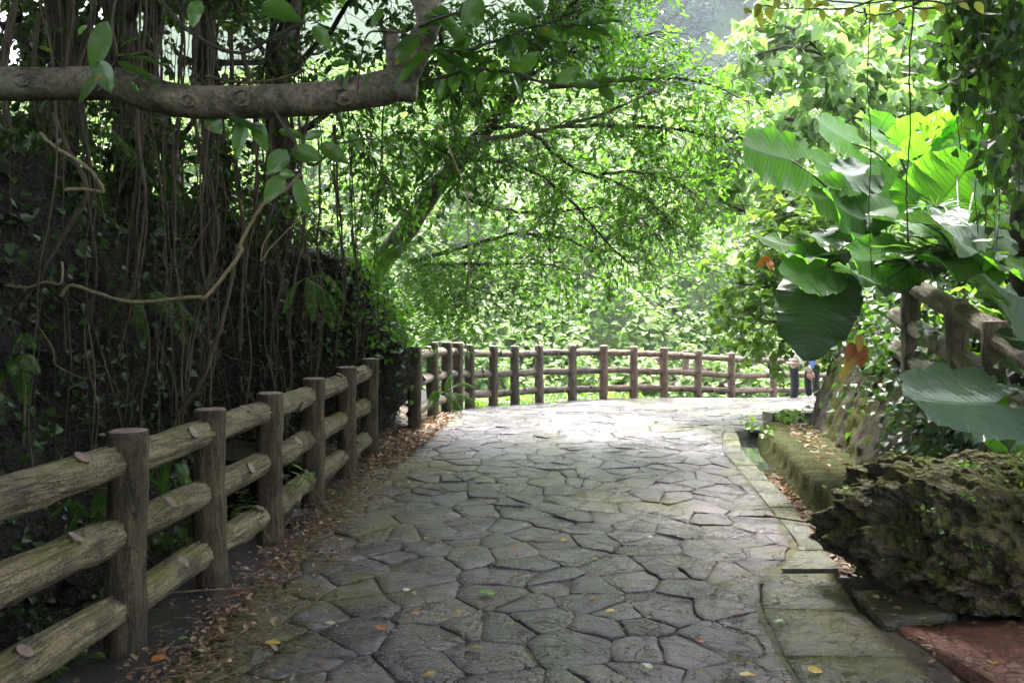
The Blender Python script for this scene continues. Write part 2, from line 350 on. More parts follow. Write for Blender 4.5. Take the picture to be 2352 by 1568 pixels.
def twigs(A, D, L, K=5, bend=.25, droop=.1, r=rng):
    D = nrm(D); pos = [A]; st = (L / (K - 1))[:, None]
    for _ in range(K - 1):
        D = nrm(D + bend * r.normal(size=D.shape) + np.array([0, 0, -droop])); pos.append(pos[-1] + D * st)
    return np.stack(pos, 1)
def twig_tubes(P, r0, r1, n=3):
    N, K, _ = P.shape
    T = np.gradient(P, axis=1); T = nrm(T)
    ref = np.array([.31, .2, .93]); a = nrm(np.cross(T, ref)); b = np.cross(T, a)
    rad = np.linspace(r0, r1, K)[None, :, None]
    V = np.stack([P + (a * math.cos(2 * math.pi * k / n) + b * math.sin(2 * math.pi * k / n)) * rad for k in range(n)], 2).reshape(-1, 3)
    F = []
    base = (np.arange(N) * K * n)[:, None]
    for i in range(K - 1):
        for k in range(n):
            F.append(base + np.array([[i * n + k, i * n + (k + 1) % n, (i + 1) * n + (k + 1) % n, (i + 1) * n + k]]))
    return V, np.concatenate(F, 0)
def twig_leaves(P, M_, up=.9, fwd=.6, tmin=.15, jit=.5, hang=0.0, r=rng):
    N, K, _ = P.shape
    t = r.uniform(tmin, 1, (N, M_)) * (K - 1.001); i = t.astype(int); f = (t - i)[..., None]
    idx = np.arange(N)[:, None]
    p = P[idx, i] * (1 - f) + P[idx, i + 1] * f
    tan = nrm(P[idx, i + 1] - P[idx, i])
    rr = r.normal(size=p.shape); perp = nrm(rr - tan * (rr * tan).sum(-1, keepdims=True))
    perp[..., 2] *= .45
    D = nrm(tan * fwd + perp + np.array([0, 0, -hang]))
    Nn = nrm(np.array([0, 0, up]) + r.normal(size=p.shape) * jit)
    return p.reshape(-1, 3), D.reshape(-1, 3), Nn.reshape(-1, 3)
def sample_poly(P, n, r=rng, bias=0.0):
    P = np.array([tuple(p) for p in P]); seg = np.linalg.norm(np.diff(P, axis=0), axis=1); cum = np.r_[0, np.cumsum(seg)]
    t = r.uniform(bias, 1, n) * cum[-1]; i = np.clip(np.searchsorted(cum, t) - 1, 0, len(seg) - 1)
    f = ((t - cum[i]) / seg[i])[:, None]
    return P[i] * (1 - f) + P[i + 1] * f, nrm(P[i + 1] - P[i])
def smooth_path(P, k=4, jit=0.0):
    P = [Vector(p) for p in P]; out = []
    for i in range(len(P) - 1):
        p0, p1, p2, p3 = P[max(i - 1, 0)], P[i], P[i + 1], P[min(i + 2, len(P) - 1)]
        for j in range(k):
            t = j / k
            q = .5 * ((2 * p1) + (p2 - p0) * t + (2 * p0 - 5 * p1 + 4 * p2 - p3) * t * t + (3 * p1 - p0 - 3 * p2 + p3) * t ** 3)
            out.append(q + Vector([random.uniform(-jit, jit) for _ in range(3)]))
    out.append(P[-1]); return out
def lerp(a, b, n): return [a + (b - a) * i / (n - 1) for i in range(n)]

# ================================================================== THE SETTING
# ground sheet to the horizon, hillside, distant slope
V = [(x, y, -2.6) for y in (-400, 700) for x in (-600, 600)]
tag(link('ground', npmesh('ground', V, [(0, 1, 3, 2)], M['hill'])), kind='structure')

def hill_h(x, y):
    t = max(0, y - 21.5 - max(0, -x - 2) * .25)
    ang = x / max(y, 1)
    top = 19 + 8 * min(1, max(0, (-ang + .10) / .15)) + 10 * min(1, max(0, (ang - .34) / .2))
    z = -1.3 + top * (1 - math.exp(-t * .95 / top * 1.1)) + .9 * mn.noise(Vector((x * .14, y * .14, 0))) * min(1, t / 3) + .35 * mn.noise(Vector((x * .5, y * .5, 3))) * min(1, t)
    return z
nx, ny = 110, 90
xs = np.linspace(-55, 60, nx); ys = 20.5 + (np.linspace(0, 1, ny) ** 1.5) * 60
V = [(x, y, hill_h(x, y)) for y in ys for x in xs]
F = [(j * nx + i, j * nx + i + 1, (j + 1) * nx + i + 1, (j + 1) * nx + i) for j in range(ny - 1) for i in range(nx - 1)]
tag(link('hillside', npmesh('hillside', V, F, M['hill'])), kind='structure')
def far_h(x, y): return -2 + min(76, max(0, y - 88) * 1.6) + 4 * mn.noise(Vector((x * .03, y * .03, 7)))
xs2 = np.linspace(-60, 140, 50); ys2 = np.linspace(85, 200, 30)
V = [(x, y, far_h(x, y)) for y in ys2 for x in xs2]
F = [(j * 50 + i, j * 50 + i + 1, (j + 1) * 50 + i + 1, (j + 1) * 50 + i) for j in range(29) for i in range(49)]
tag(link('distant_hill', npmesh('distant_hill', V, F, M['hill'])), kind='structure')

# ------------------------------------------------------------------ path
PL = [(-2, -1.62), (1.5, -1.6), (8, -1.55), (9, -1.4), (10, -1.28), (11.5, -1.15), (13, -1.02), (14.2, -.72), (14.9, -.3), (15.6, .5), (16.3, 1.25), (16.9, 1.95), (17.3, 2.6), (17.7, 3.35), (18.2, 4.2), (18.9, 5.1), (20.3, 6.5), (21.5, 9.0), (22.0, 14)]
PR = [(-2, 1.25), (3.8, 1.29), (5.0, 1.45), (5.3, 1.75), (5.8, 2.07), (6.6, 2.17), (8, 2.32), (9.2, 2.42), (10.4, 2.72), (11.2, 3.0)]
def xl(y): return float(np.interp(y, [p[0] for p in PL], [p[1] for p in PL]))
def xr(y): return float(np.interp(y, [p[0] for p in PR], [p[1] for p in PR])) if y < 11.2 else min(14.0, 3.0 + (y - 11.2) * 9)
rows = list(np.arange(-2, 22.01, .15)); nb = 60
V, F = [], []
for y in rows:
    a, b = xl(y) - .06, xr(y) + .04
    for i in range(nb): V.append((a + (b - a) * i / (nb - 1), y, G(y) - .012 + .014 * mn.noise(Vector(((a + (b - a) * i / (nb - 1)) * 2.3, y * 2.3, 0)))))
for j in range(len(rows) - 1):
    for i in range(nb - 1): F.append((j * nb + i, j * nb + i + 1, (j + 1) * nb + i + 1, (j + 1) * nb + i))
path = tag(link('path', npmesh('path', V, F, M['mortar'])), kind='structure')

def clip(poly, nx_, ny_, c):
    out = []
    for i in range(len(poly)):
        p, q = poly[i], poly[(i + 1) % len(poly)]
        dp, dq = p[0] * nx_ + p[1] * ny_ - c, q[0] * nx_ + q[1] * ny_ - c
        if dp <= 0: out.append(p)
        if dp * dq < 0:
            t = dp / (dp - dq); out.append((p[0] + (q[0] - p[0]) * t, p[1] + (q[1] - p[1]) * t))
    return out
rs = random.Random(5)
seeds = []
y = 2.2; row = 0
while y < 21.8:
    step = .335 if y < 12.5 else .5
    x = xl(y) - .1 + (row % 2) * step * .5
    while x < xr(y) + .3 and x < 10.5:
        s_ = (x + rs.uniform(-.47, .47) * step, y + rs.uniform(-.42, .42) * step)
        if rs.random() > .10: seeds.append(s_)
        x += step * 1.12
    y += step * .68; row += 1
S = np.array(seeds)
def stone_poly(i):
    cx, cy = S[i]
    poly = [(cx - 1, cy - 1), (cx + 1, cy - 1), (cx + 1, cy + 1), (cx - 1, cy + 1)]
    dd = np.hypot(S[:, 0] - cx, S[:, 1] - cy)
    for j in np.argsort(dd)[1:22]:
        dx, dy = S[j] - S[i]; L = math.hypot(dx, dy)
        if L > 2: break
        mx, my = (S[i] + S[j]) / 2
        gap = .001 + .009 * (((i * j * 31 + i + j) % 11) / 11) ** 2
        poly = clip(poly, dx / L, dy / L, (mx * dx + my * dy) / L - gap)
        if len(poly) < 3: return None
    # trim by the path edges
    for yy, f, sg in ((cy, xl, -1), (cy, xr, 1)):
        y0, y1 = cy - .3, cy + .3; x0, x1 = f(y0), f(y1)
        if sg == 1 and cy > 11: continue
        ex, ey = x1 - x0, y1 - y0; L = math.hypot(ex, ey)
        n_ = (-ey / L, ex / L) if sg == -1 else (ey / L, -ex / L)
        poly = clip(poly, n_[0], n_[1], x0 * n_[0] + y0 * n_[1] - .005)
        if len(poly) < 3: return None
    return poly
def stone_geo(poly, seed):
    r = random.Random(seed)
    n = len(poly); cx = sum(p[0] for p in poly) / n; cy = sum(p[1] for p in poly) / n
    A = abs(sum(poly[i][0] * poly[(i + 1) % n][1] - poly[(i + 1) % n][0] * poly[i][1] for i in range(n))) / 2
    if A < .012: return None
    pts = []
    for i in range(n):
        p, q = poly[i], poly[(i + 1) % n]; L = math.hypot(q[0] - p[0], q[1] - p[1])
        if L < .03: pts.append(((p[0] + q[0]) / 2, (p[1] + q[1]) / 2)); continue
        k = 1 if L < .15 else (2 if L < .32 else 3)
        pts.append((p[0] + (q[0] - p[0]) * .09, p[1] + (q[1] - p[1]) * .09))
        for m_ in range(1, k + 1):
            t = m_ / (k + 1) if k > 1 else .5
            w = r.uniform(-.012, .008)
            nxn, nyn = (q[1] - p[1]) / L, -(q[0] - p[0]) / L
            pts.append((p[0] + (q[0] - p[0]) * t + nxn * w, p[1] + (q[1] - p[1]) * t + nyn * w))
        pts.append((p[0] + (q[0] - p[0]) * .91, p[1] + (q[1] - p[1]) * .91))
    tx, ty, dz = r.uniform(-.02, .02), r.uniform(-.02, .02), r.uniform(-.004, .006)
    def top(x, y): return G(y) + dz + (x - cx) * tx + (y - cy) * ty + .010 * mn.noise(Vector((x * 5, y * 5, seed * .37)))
    V = []
    for s_, d_ in ((1.0, -.04), (1.0, -.006), (.972, -.001), (.62, .0)):
        for (x, y) in pts:
            X, Y = cx + (x - cx) * s_, cy + (y - cy) * s_
            V.append((X, Y, (top(X, Y) if d_ > -.02 else G(Y)) + d_))
    V.append((cx, cy, top(cx, cy) + .002))
    n = len(pts); F = []
    for a in range(3): F += [(a * n + i, a * n + (i + 1) % n, (a + 1) * n + (i + 1) % n, (a + 1) * n + i) for i in range(n)]
    F += [(3 * n + i, 3 * n + (i + 1) % n, 4 * n) for i in range(n)]
    # orientation: ccw wanted
    ar = sum(pts[i][0] * pts[(i + 1) % n][1] - pts[(i + 1) % n][0] * pts[i][1] for i in range(n))
    if ar < 0: F = [tuple(reversed(f)) for f in F]
    return V, F
order = sorted(range(len(S)), key=lambda i: (S[i][1], S[i][0]))
cnt = 0; rest = MB()
for i in order:
    if S[i][1] < 2.6: continue
    poly = stone_poly(i)
    if not poly: continue
    g = stone_geo(poly, i)
    if not g: continue
    px_ = 1176 + S[i][0] / S[i][1] * 1850
    if cnt < 299 and -150 < px_ < 2500:
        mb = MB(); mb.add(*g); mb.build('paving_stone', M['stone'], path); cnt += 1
    else: rest.add(*g)
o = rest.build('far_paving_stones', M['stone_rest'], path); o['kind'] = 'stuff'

# left concrete strip, right border slabs, gutter, low kerb
def strip(name, mat, ys, fa, fb, za, zb, n=8, amp=.004, parent=None, kind='structure', skirt=.0):
    V, F = [], []
    for y in ys:
        a, b = fa(y), fb(y)
        for i in range(n):
            t = i / (n - 1); x = a + (b - a) * t
            V.append((x, y, za(y) + (zb(y) - za(y)) * t + amp * mn.noise(Vector((x * 3, y * 3, 0)))))
    for j in range(len(ys) - 1):
        for i in range(n - 1): F.append((j * n + i, j * n + i + 1, (j + 1) * n + i + 1, (j + 1) * n + i))
    o = link(name, npmesh(name, V, F, mat), parent)
    if kind: o['kind'] = kind
    return o
ys = list(np.arange(-2, 12.6, .15))
strip('edge_strip', M['concrete'], list(np.arange(-2, 8.9, .15)), lambda y: -2.16 + max(0, y - 4) * .06, lambda y: xl(y) - .012 + .02 * mn.noise(Vector((0, y * 2, 0))), lambda y: G(y) - .012, lambda y: G(y) - .004)
strip('edge_strip_side', M['concrete'], list(np.arange(-2, 8.9, .15)), lambda y: -2.22 + max(0, y - 4) * .06, lambda y: -2.16 + max(0, y - 4) * .06, lambda y: G(y) - .6, lambda y: G(y) - .012, 3)
GL = [(5.0, 2.1), (6.0, 2.28), (7.05, 2.447), (9.4, 2.68), (10.4, 2.92), (11.0, 3.02)]
GR = [(5.0, 2.34), (6.6, 2.57), (7.5, 2.62), (8.5, 2.78), (9.4, 2.9), (10.4, 3.16), (11.0, 3.3)]
def gl(y): return float(np.interp(y, [p[0] for p in GL], [p[1] for p in GL]))
def gr(y): return float(np.interp(y, [p[0] for p in GR], [p[1] for p in GR]))
def gz(y): return G(y) - float(np.interp(y, [5, 8, 9.3, 10.8], [.09, .12, .17, .22]))
border = tag(empty('border', (0, 0, 0)), kind='structure')
yb = 5.32; k = 0
while yb < 10.9:
    ln = rs.uniform(.34, .7); y1 = min(yb + ln, 10.95); mb = MB(); pts = []
    dz = rs.uniform(-.004, .006); n_ = 4
    for yy in np.linspace(yb + .008, y1 - .008, n_):
        a, b = xr(yy) + .014, gl(yy) - .002 + rs.uniform(-.008, .004)
        if b - a < .06: a = b - .06
        pts.append([(a, yy), (a + (b - a) * .5, yy), (b, yy)])
    V = []
    for ln_ in pts:
        V.append((ln_[0][0], ln_[0][1], G(ln_[0][1]) - .035))
        for p in ln_: V.append((p[0], p[1], G(p[1]) + dz + .006 * mn.noise(Vector((p[0] * 6, p[1] * 6, 1)))))
        V.append((ln_[2][0], ln_[2][1], gz(ln_[2][1]) - .02))
    F = [(j * 5 + i, j * 5 + i + 1, (j + 1) * 5 + i + 1, (j + 1) * 5 + i) for j in range(n_ - 1) for i in range(4)]
    F += [(0, 4, 3, 2, 1)[::1], tuple((n_ - 1) * 5 + i for i in (0, 1, 2, 3, 4))]
    mb.add(V, F); mb.build('border_stone', M['slab'], border, smooth=False); yb = y1
ygut = list(np.arange(5.2, 10.96, .1))
strip('gutter', M['concrete'], ygut, lambda y: gl(y) - .01, lambda y: gr(y) + .01, gz, gz, 6, .01)
wob = lambda y: gz(y) + .10
strip('water', M['water'], list(np.arange(8.3, 10.9, .1)), lambda y: gl(y) + .0, lambda y: gr(y) - .0, wob, wob, 3, .0006)
# end wall of the gutter and the small slab bridging it
mb = MB()
V = []
for i in range(12):
    t = i / 11; x = 2.9 + t * 1.2; y = 10.75 + t * .55
    for z in (G(11) - .4, G(11) - .02, G(11) + .005): V.append((x, y + (.0 if z < G(11) else .25), z + .01 * mn.noise(Vector((x * 9, z * 9, 0)))))
F = [(i * 3 + j, (i + 1) * 3 + j, (i + 1) * 3 + j + 1, i * 3 + j + 1) for i in range(11) for j in range(2)]
mb.add(V, F); tag(mb.build('gutter_end_wall', M['slab']), kind='structure')
mb = MB(); R = Matrix.Rotation(math.radians(10), 3, 'Z')
mb.box((4.15, 11.7, G(11.7) + .06), (.95, .3, .13), R)
tag(mb.build('stone_step', M['slab'], smooth=False), 'low grey stone step at the far end of the gutter beside the wall', 'step')
# low mossy kerb: battered face with worn notched crest
mb = MB(); V = []; prof = []
yk = list(np.arange(5.3, 10.7, .03)); n_ = 12
for y in yk:
    blk = math.floor(y / .32); ph = (y / .32) - blk
    notch = .05 * (1 - abs(2 * ph - 1)) ** .6 + .03 * (math.sin(blk * 12.9) * .5 + .5)
    b = gr(y); top = G(y) + .10 + notch
    base = [(b - .01, gz(y) - .02), (b + .05, G(y) - .03), (b + .10, G(y) + .04), (b + .15 - notch * .8, top - .015), (b + .19, top), (b + .25, top + .005), (b + .31, top), (b + .36, top - .01), (b + .40, top - .03), (b + .6, top - .04), (b + .85, top - .02), (b + 1.1, top)]
    for (x, z) in base:
        q = Vector((x * 7, y * 7, z * 7)); V.append((x + .03 * mn.noise(q) + .014 * mn.noise(q * 3), y, z + .022 * mn.noise(q + Vector((9, 0, 0))) + .012 * mn.noise(q * 3)))
F = [(j * n_ + i, j * n_ + i + 1, (j + 1) * n_ + i + 1, (j + 1) * n_ + i) for j in range(len(yk) - 1) for i in range(n_ - 1)]
F.append(tuple((len(yk) - 1) * n_ + i for i in range(n_)))
mb.add(V, F); tag(mb.build('low_kerb', M['mossy']), 'low moss covered kerb with a notched crest between gutter and retaining wall', 'kerb')

# concrete pads in the right foreground and the red slabs
pad = tag(empty('concrete_pad', (0, 0, 0)), kind='structure')
def slab(name, quad, z, th, mat, parent, n=7, rough=.0, tilt=(0, 0)):
    a, b, c, d = [Vector((q[0], q[1], 0)) for q in quad]; V = []; r = random.Random(hash(quad) & 255)
    for j in range(n):
        for i in range(n):
            u, v = i / (n - 1), j / (n - 1); p = (a * (1 - u) + b * u) * (1 - v) + (d * (1 - u) + c * u) * v
            e = min(u, v, 1 - u, 1 - v)
            if e == 0 and rough: p += Vector((rough * mn.noise(p * 9), rough * mn.noise(p * 9 + Vector((5, 5, 5))), 0))
            V.append((p.x, p.y, z + tilt[0] * u + tilt[1] * v + .005 * mn.noise(p * 4) - (.004 if e == 0 else 0)))
    F = [(j * n + i, j * n + i + 1, (j + 1) * n + i + 1, (j + 1) * n + i) for j in range(n - 1) for i in range(n - 1)]
    ring = [i for i in range(n)] + [j * n + n - 1 for j in range(1, n)] + [(n - 1) * n + i for i in range(n - 2, -1, -1)] + [j * n for j in range(n - 2, 0, -1)]
    b0 = len(V); V += [(V[i][0], V[i][1], V[i][2] - th) for i in ring]
    F += [(ring[(k + 1) % len(ring)], ring[k], b0 + k, b0 + (k + 1) % len(ring)) for k in range(len(ring))]
    mb = MB(); mb.add(V, F); return mb.build(name, mat, parent)
cuts = [(2.2, 1.27, 1.90), (3.25, 1.29, 1.92), (3.98, 1.33, 1.95), (4.62, 1.42, 1.98), (5.27, 1.62, 2.10)]
for (y0, a0, b0), (y1, a1, b1) in zip(cuts[:-1], cuts[1:]):
    slab('concrete_slab', ((a0 + .02, y0 + .006), (b0, y0 + .006), (b1, y1 - .006), (a1 + .02, y1 - .006)), G(y0) + rs.uniform(.0, .006), .06, M['slab'], pad, rough=.012)
red = tag(empty('red_paving', (2.6, 3.5, 0)), kind='structure')
for q in [((2.02, 2.2), (2.9, 2.3), (2.95, 3.72), (2.16, 3.5)), ((2.2, 3.53), (3.9, 3.95), (3.4, 4.5), (2.07, 4.32)), ((2.96, 2.3), (4.2, 2.3), (4.2, 3.95), (2.99, 3.7)), ]:
    slab('red_slab', q, .028, .07, M['red'], red, 8, rough=.03)
slab('broken_slab', ((2.04, 4.38), (2.5, 4.5), (2.45, 4.95), (2.06, 4.9)), .02, .06, M['slab'], red, 6, rough=.05)
strip('soil', M['soil'], list(np.arange(-2, 6.4, .2)), lambda y: 1.93 if y < 5.2 else gr(y) + .5, lambda y: 7, lambda y: G(y) - .04, lambda y: G(y) + .0, 30, .03)
strip('left_soil', M['soil'], list(np.arange(8.4, 13.4, .12)), lambda y: -3.2, lambda y: xl(y) + .05, lambda y: G(y) + .12, lambda y: G(y) - .01, 26, .05)

# ------------------------------------------------------------------ left bank with its rock outcrop
P0 = [(-2.14, -.25), (-2.3, -.55), (-2.75, -.65), (-3.15, -.35), (-3.35, .3), (-3.3, 1.2), (-3.22, 2.1), (-3.4, 2.75), (-3.9, 3.0), (-5.5, 3.3), (-9, 3.6), (-16, 4.4), (-26, 7)]
P1 = [(-1.62, .12), (-1.60, .3), (-1.42, .55), (-1.38, .8), (-1.34, 1.05), (-1.45, 1.5), (-1.65, 1.95), (-2.0, 2.35), (-2.9, 2.7), (-4.5, 3.0), (-9, 3.4), (-16, 4.2), (-26, 6)]
P2 = [(-1.75, .0), (-1.9, .0), (-2.1, .0), (-2.5, .1), (-2.9, .3), (-3.2, .8), (-3.6, 1.3), (-4.2, 1.8), (-5.2, 2.1), (-7, 2.3), (-10, 2.6), (-16, 3), (-26, 4)]
def prof_at(y):
    def sm(a, b): t = min(1, max(0, (y - a) / (b - a))); return t * t * (3 - 2 * t)
    w1 = sm(8.9, 10.3); w2 = sm(11.4, 13.4)
    out = []
    for a, b, c in zip(P0, P1, P2):
        x = a[0] * (1 - w1) + b[0] * w1; z = a[1] * (1 - w1) + b[1] * w1
        x = x * (1 - w2) + c[0] * w2; z = z * (1 - w2) + c[1] * w2
        out.append((x, z))
    return out
yb_ = np.arange(-6, 19, .1); nv = 120; V = []
for y in yb_:
    pr = prof_at(y); q = np.array(pr); seg = np.r_[0, np.cumsum(np.minimum(np.hypot(*np.diff(q, axis=0).T), 2.2))]
    ts = np.linspace(0, seg[-1], nv); X = np.interp(ts, seg, q[:, 0]); Z = np.interp(ts, seg, q[:, 1])
    for k in range(nv):
        p = Vector((X[k], y, Z[k])); w = min(1, ts[k] / .5)
        n1 = mn.fractal(p * .9, 1, 2.1, 5); n2 = mn.noise(p * 3.2); n3 = abs(mn.noise(p * 6.5))
        n4 = abs(mn.noise(p * 14))
        d = (.30 * n1 + .12 * n2 - .20 * n3 - .12 * n4) * w
        vert = 1 if -4 < X[k] else .4
        V.append((p.x + d * vert, p.y + .12 * n2 * w, p.z + (.10 * n1 + .06 * n3) * w))
F = [(j * nv + i, (j + 1) * nv + i, (j + 1) * nv + i + 1, j * nv + i + 1) for j in range(len(yb_) - 1) for i in range(nv - 1)]
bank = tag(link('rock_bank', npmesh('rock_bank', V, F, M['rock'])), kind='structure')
def bank_top(x, y):
    pr = sorted(prof_at(y)[7:]); return float(np.interp(x, [p[0] for p in pr], [p[1] for p in pr]))

# ------------------------------------------------------------------ right: retaining wall and bank
WB = [(5.2, 2.95, .05), (5.8, 3.02, .08), (7.1, 3.2, .1), (9, 3.58, .15), (10.8, 3.95, .2), (11.4, 4.35, .2), (12.2, 5.6, .15), (13, 7.5, .1), (14, 10, 0)]
WT = [(5.3, 3.55, .42), (5.9, 3.62, .52), (7.1, 3.85, .74), (8.9, 4.2, 1.3), (10.8, 4.68, 1.85), (11.8, 5.0, 1.9), (12.7, 6.0, 1.9), (13.5, 7.9, 1.9), (14.5, 10.2, 1.9)]
def along(Ls, t):
    k = np.arange(len(Ls)); return Vector((np.interp(t, k, [p[1] for p in Ls]), np.interp(t, k, [p[0] for p in Ls]), np.interp(t, k, [p[2] for p in Ls])))
nu, nv = 330, 44; V = []
for j in range(nu):
    t = j / (nu - 1) * (len(WB) - 1); a, b = along(WB, t), along(WT, t); nn_ = Vector((-1, -.3, .25)) if t < 4.6 else Vector((-.2, -1, .2)); nn_.normalize()
    for i in range(nv):
        v = i / (nv - 1); p = a.lerp(b, v) if v < .93 else b + Vector((.3, .1, .02)) * ((v - .93) / .07)
        rib = mn.noise(Vector((t * 9.0, v * .7, 3))) * .05 + abs(mn.noise(Vector((t * 22, v * 1.6, 9)))) * .04 + mn.noise(p * 7) * .03 + mn.noise(p * 17) * .016
        bulge = .05 * math.sin(v * math.pi)
        V.append(tuple(p + nn_ * (rib + bulge)))
F = [(j * nv + i, j * nv + i + 1, (j + 1) * nv + i + 1, (j + 1) * nv + i) for j in range(nu - 1) for i in range(nv - 1)]
tag(link('retaining_wall', npmesh('retaining_wall', V, F, M['wall'])), 'leaning stone retaining wall streaked with moss beside the gutter', 'wall')
def rbank(x, y):
    base = float(np.interp(y, [3.6, 4.4, 5.3, 7.1, 8.9, 10.8, 12, 14], [0, .1, .38, .72, 1.26, 1.8, 1.86, 1.9]))
    wt = float(np.interp(y, [p[0] for p in WT], [p[1] for p in WT])) if y > 5.3 else 3.4
    return base + max(0, x - wt - 1.3) * .75 * min(1, (y - 3) / 3)
V = []; ysb = np.arange(3.4, 16, .2); nxb = 60
for y in ysb:
    x0 = (float(np.interp(y, [p[0] for p in WT], [p[1] for p in WT])) if y > 5.3 else 3.4) + .12
    for i in range(nxb):
        x = x0 + (i / (nxb - 1)) ** 1.4 * 12
        V.append((x, y, rbank(x, y) + .06 * mn.noise(Vector((x * 2, y * 2, 0))) + .02 * mn.noise(Vector((x * 8, y * 8, 0)))))
F = [(j * nxb + i, j * nxb + i + 1, (j + 1) * nxb + i + 1, (j + 1) * nxb + i) for j in range(len(ysb) - 1) for i in range(nxb - 1)]
tag(link('right_bank', npmesh('right_bank', V, F, M['soil'])), kind='structure')

# ================================================================== LOG FENCES
def log_geo(L, r, seed, n=30, step=.028, groove=1.0, taper=0.0, ends=(True, True), burl=.5):
    """bark-textured log along local Z from 0 to L; material 0 bark, 1 cut face"""
    K = max(6, int(L / step)); V = []; s = seed * 3.17
    bz = [(random.Random(seed).uniform(.2, .8) * L, random.Random(seed + 1).uniform(0, 6.28))]
    for k in range(K + 1):
        z = L * k / K
        rr = r * (1 + .05 * mn.noise(Vector((s, z * 2.4, 0))) - taper * z / L)
        ox, oy = .10 * r * mn.noise(Vector((s + 5, z * 1.7, 0))), .10 * r * mn.noise(Vector((s + 9, z * 1.7, 0)))
        for i in range(n):
            a = 2 * math.pi * i / n; ca, sa = math.cos(a), math.sin(a)
            g = abs(mn.noise(Vector((ca * 2.6 + s, sa * 2.6, z * 1.1)))); g2 = mn.noise(Vector((ca * 5 + s, sa * 5, z * 4)))
            g3 = mn.noise(Vector((ca * 1.3 + s, sa * 1.3, z * 5.5)))
            q = rr + groove * r * (.14 * min(g * 4, 1) - .10 + .05 * g2 + .045 * g3)
            for (zz, aa) in bz:
                dd = ((z - zz) / .09) ** 2 + ((math.atan2(math.sin(a - aa), math.cos(a - aa))) / .8) ** 2
                q += burl * r * .35 * math.exp(-dd) - burl * r * .22 * math.exp(-dd * 5)
            V.append((ca * q + ox, sa * q + oy, z))
    F = [(k * n + i, k * n + (i + 1) % n, (k + 1) * n + (i + 1) % n, (k + 1) * n + i) for k in range(K) for i in range(n)]
    mi = [0] * len(F)
    for e, (k, zc) in zip(ends, ((0, 0), (K, L))):
        if not e: continue
        b = len(V); sgn = -1 if k == 0 else 1
        V += [(V[k * n + i][0] * .86, V[k * n + i][1] * .86, zc + sgn * .006 + .003 * mn.noise(Vector((i, zc, s)))) for i in range(n)]; V.append((0, 0, zc + sgn * .007))
        for i in range(n):
            q = (k * n + i, k * n + (i + 1) % n, b + (i + 1) % n, b + i); t = (b + i, b + (i + 1) % n, b + n)
            F += [q if sgn > 0 else q[::-1], t if sgn > 0 else t[::-1]]; mi += [1, 1]
    return V, F, mi
def log_mesh(name, L, r, seed, mat, **k):
    V, F, mi = log_geo(L, r, seed, **k); me = bpy.data.meshes.new(name); me.from_pydata(V, [], F)
    me.materials.append(mat); me.materials.append(M['cut']); me.polygons.foreach_set('material_index', mi)
    me.polygons.foreach_set('use_smooth', [m_ == 0 for m_ in mi]); me.update(); return me
def orient(o, a, b, roll=0.0, scale_to=None):
    d = Vector(b) - Vector(a); q = d.to_track_quat('Z', 'Y')
    o.rotation_mode = 'QUATERNION'; o.rotation_quaternion = q @ Matrix.Rotation(roll, 3, 'Z').to_quaternion(); o.location = Vector(a)
    if scale_to: o.scale = (1, 1, d.length / scale_to)
def stub_mesh(name, r, L, seed, mat, el=1.45):
    """a cut side branch: short oval peg with a flat pinkish face"""
    n = 14; V = []; rr = random.Random(seed)
    for k, (z, s_) in enumerate(((0, .9), (L * .7, .95), (L, 1.05), (L + .004, .93))):
        for i in range(n):
            a = 2 * math.pi * i / n; q = r * s_ * (1 + .08 * mn.noise(Vector((math.cos(a) * 1.5 + seed, math.sin(a) * 1.5, 0))))
            V.append((math.cos(a) * q * el, math.sin(a) * q * .8, z))
    V.append((0, 0, L + .004)); F = [(k * n + i, k * n + (i + 1) % n, (k + 1) * n + (i + 1) % n, (k + 1) * n + i) for k in range(3) for i in range(n)]
    mi = [0] * (2 * n) + [1] * n; F += [(3 * n + i, 3 * n + (i + 1) % n, 4 * n) for i in range(n)]; mi += [1] * n
    me = bpy.data.meshes.new(name); me.from_pydata(V, [], F); me.materials.append(mat); me.materials.append(M['cut'])
    me.polygons.foreach_set('material_index', mi); me.update(); return me
RAIL_H = (.955, .585, .215)
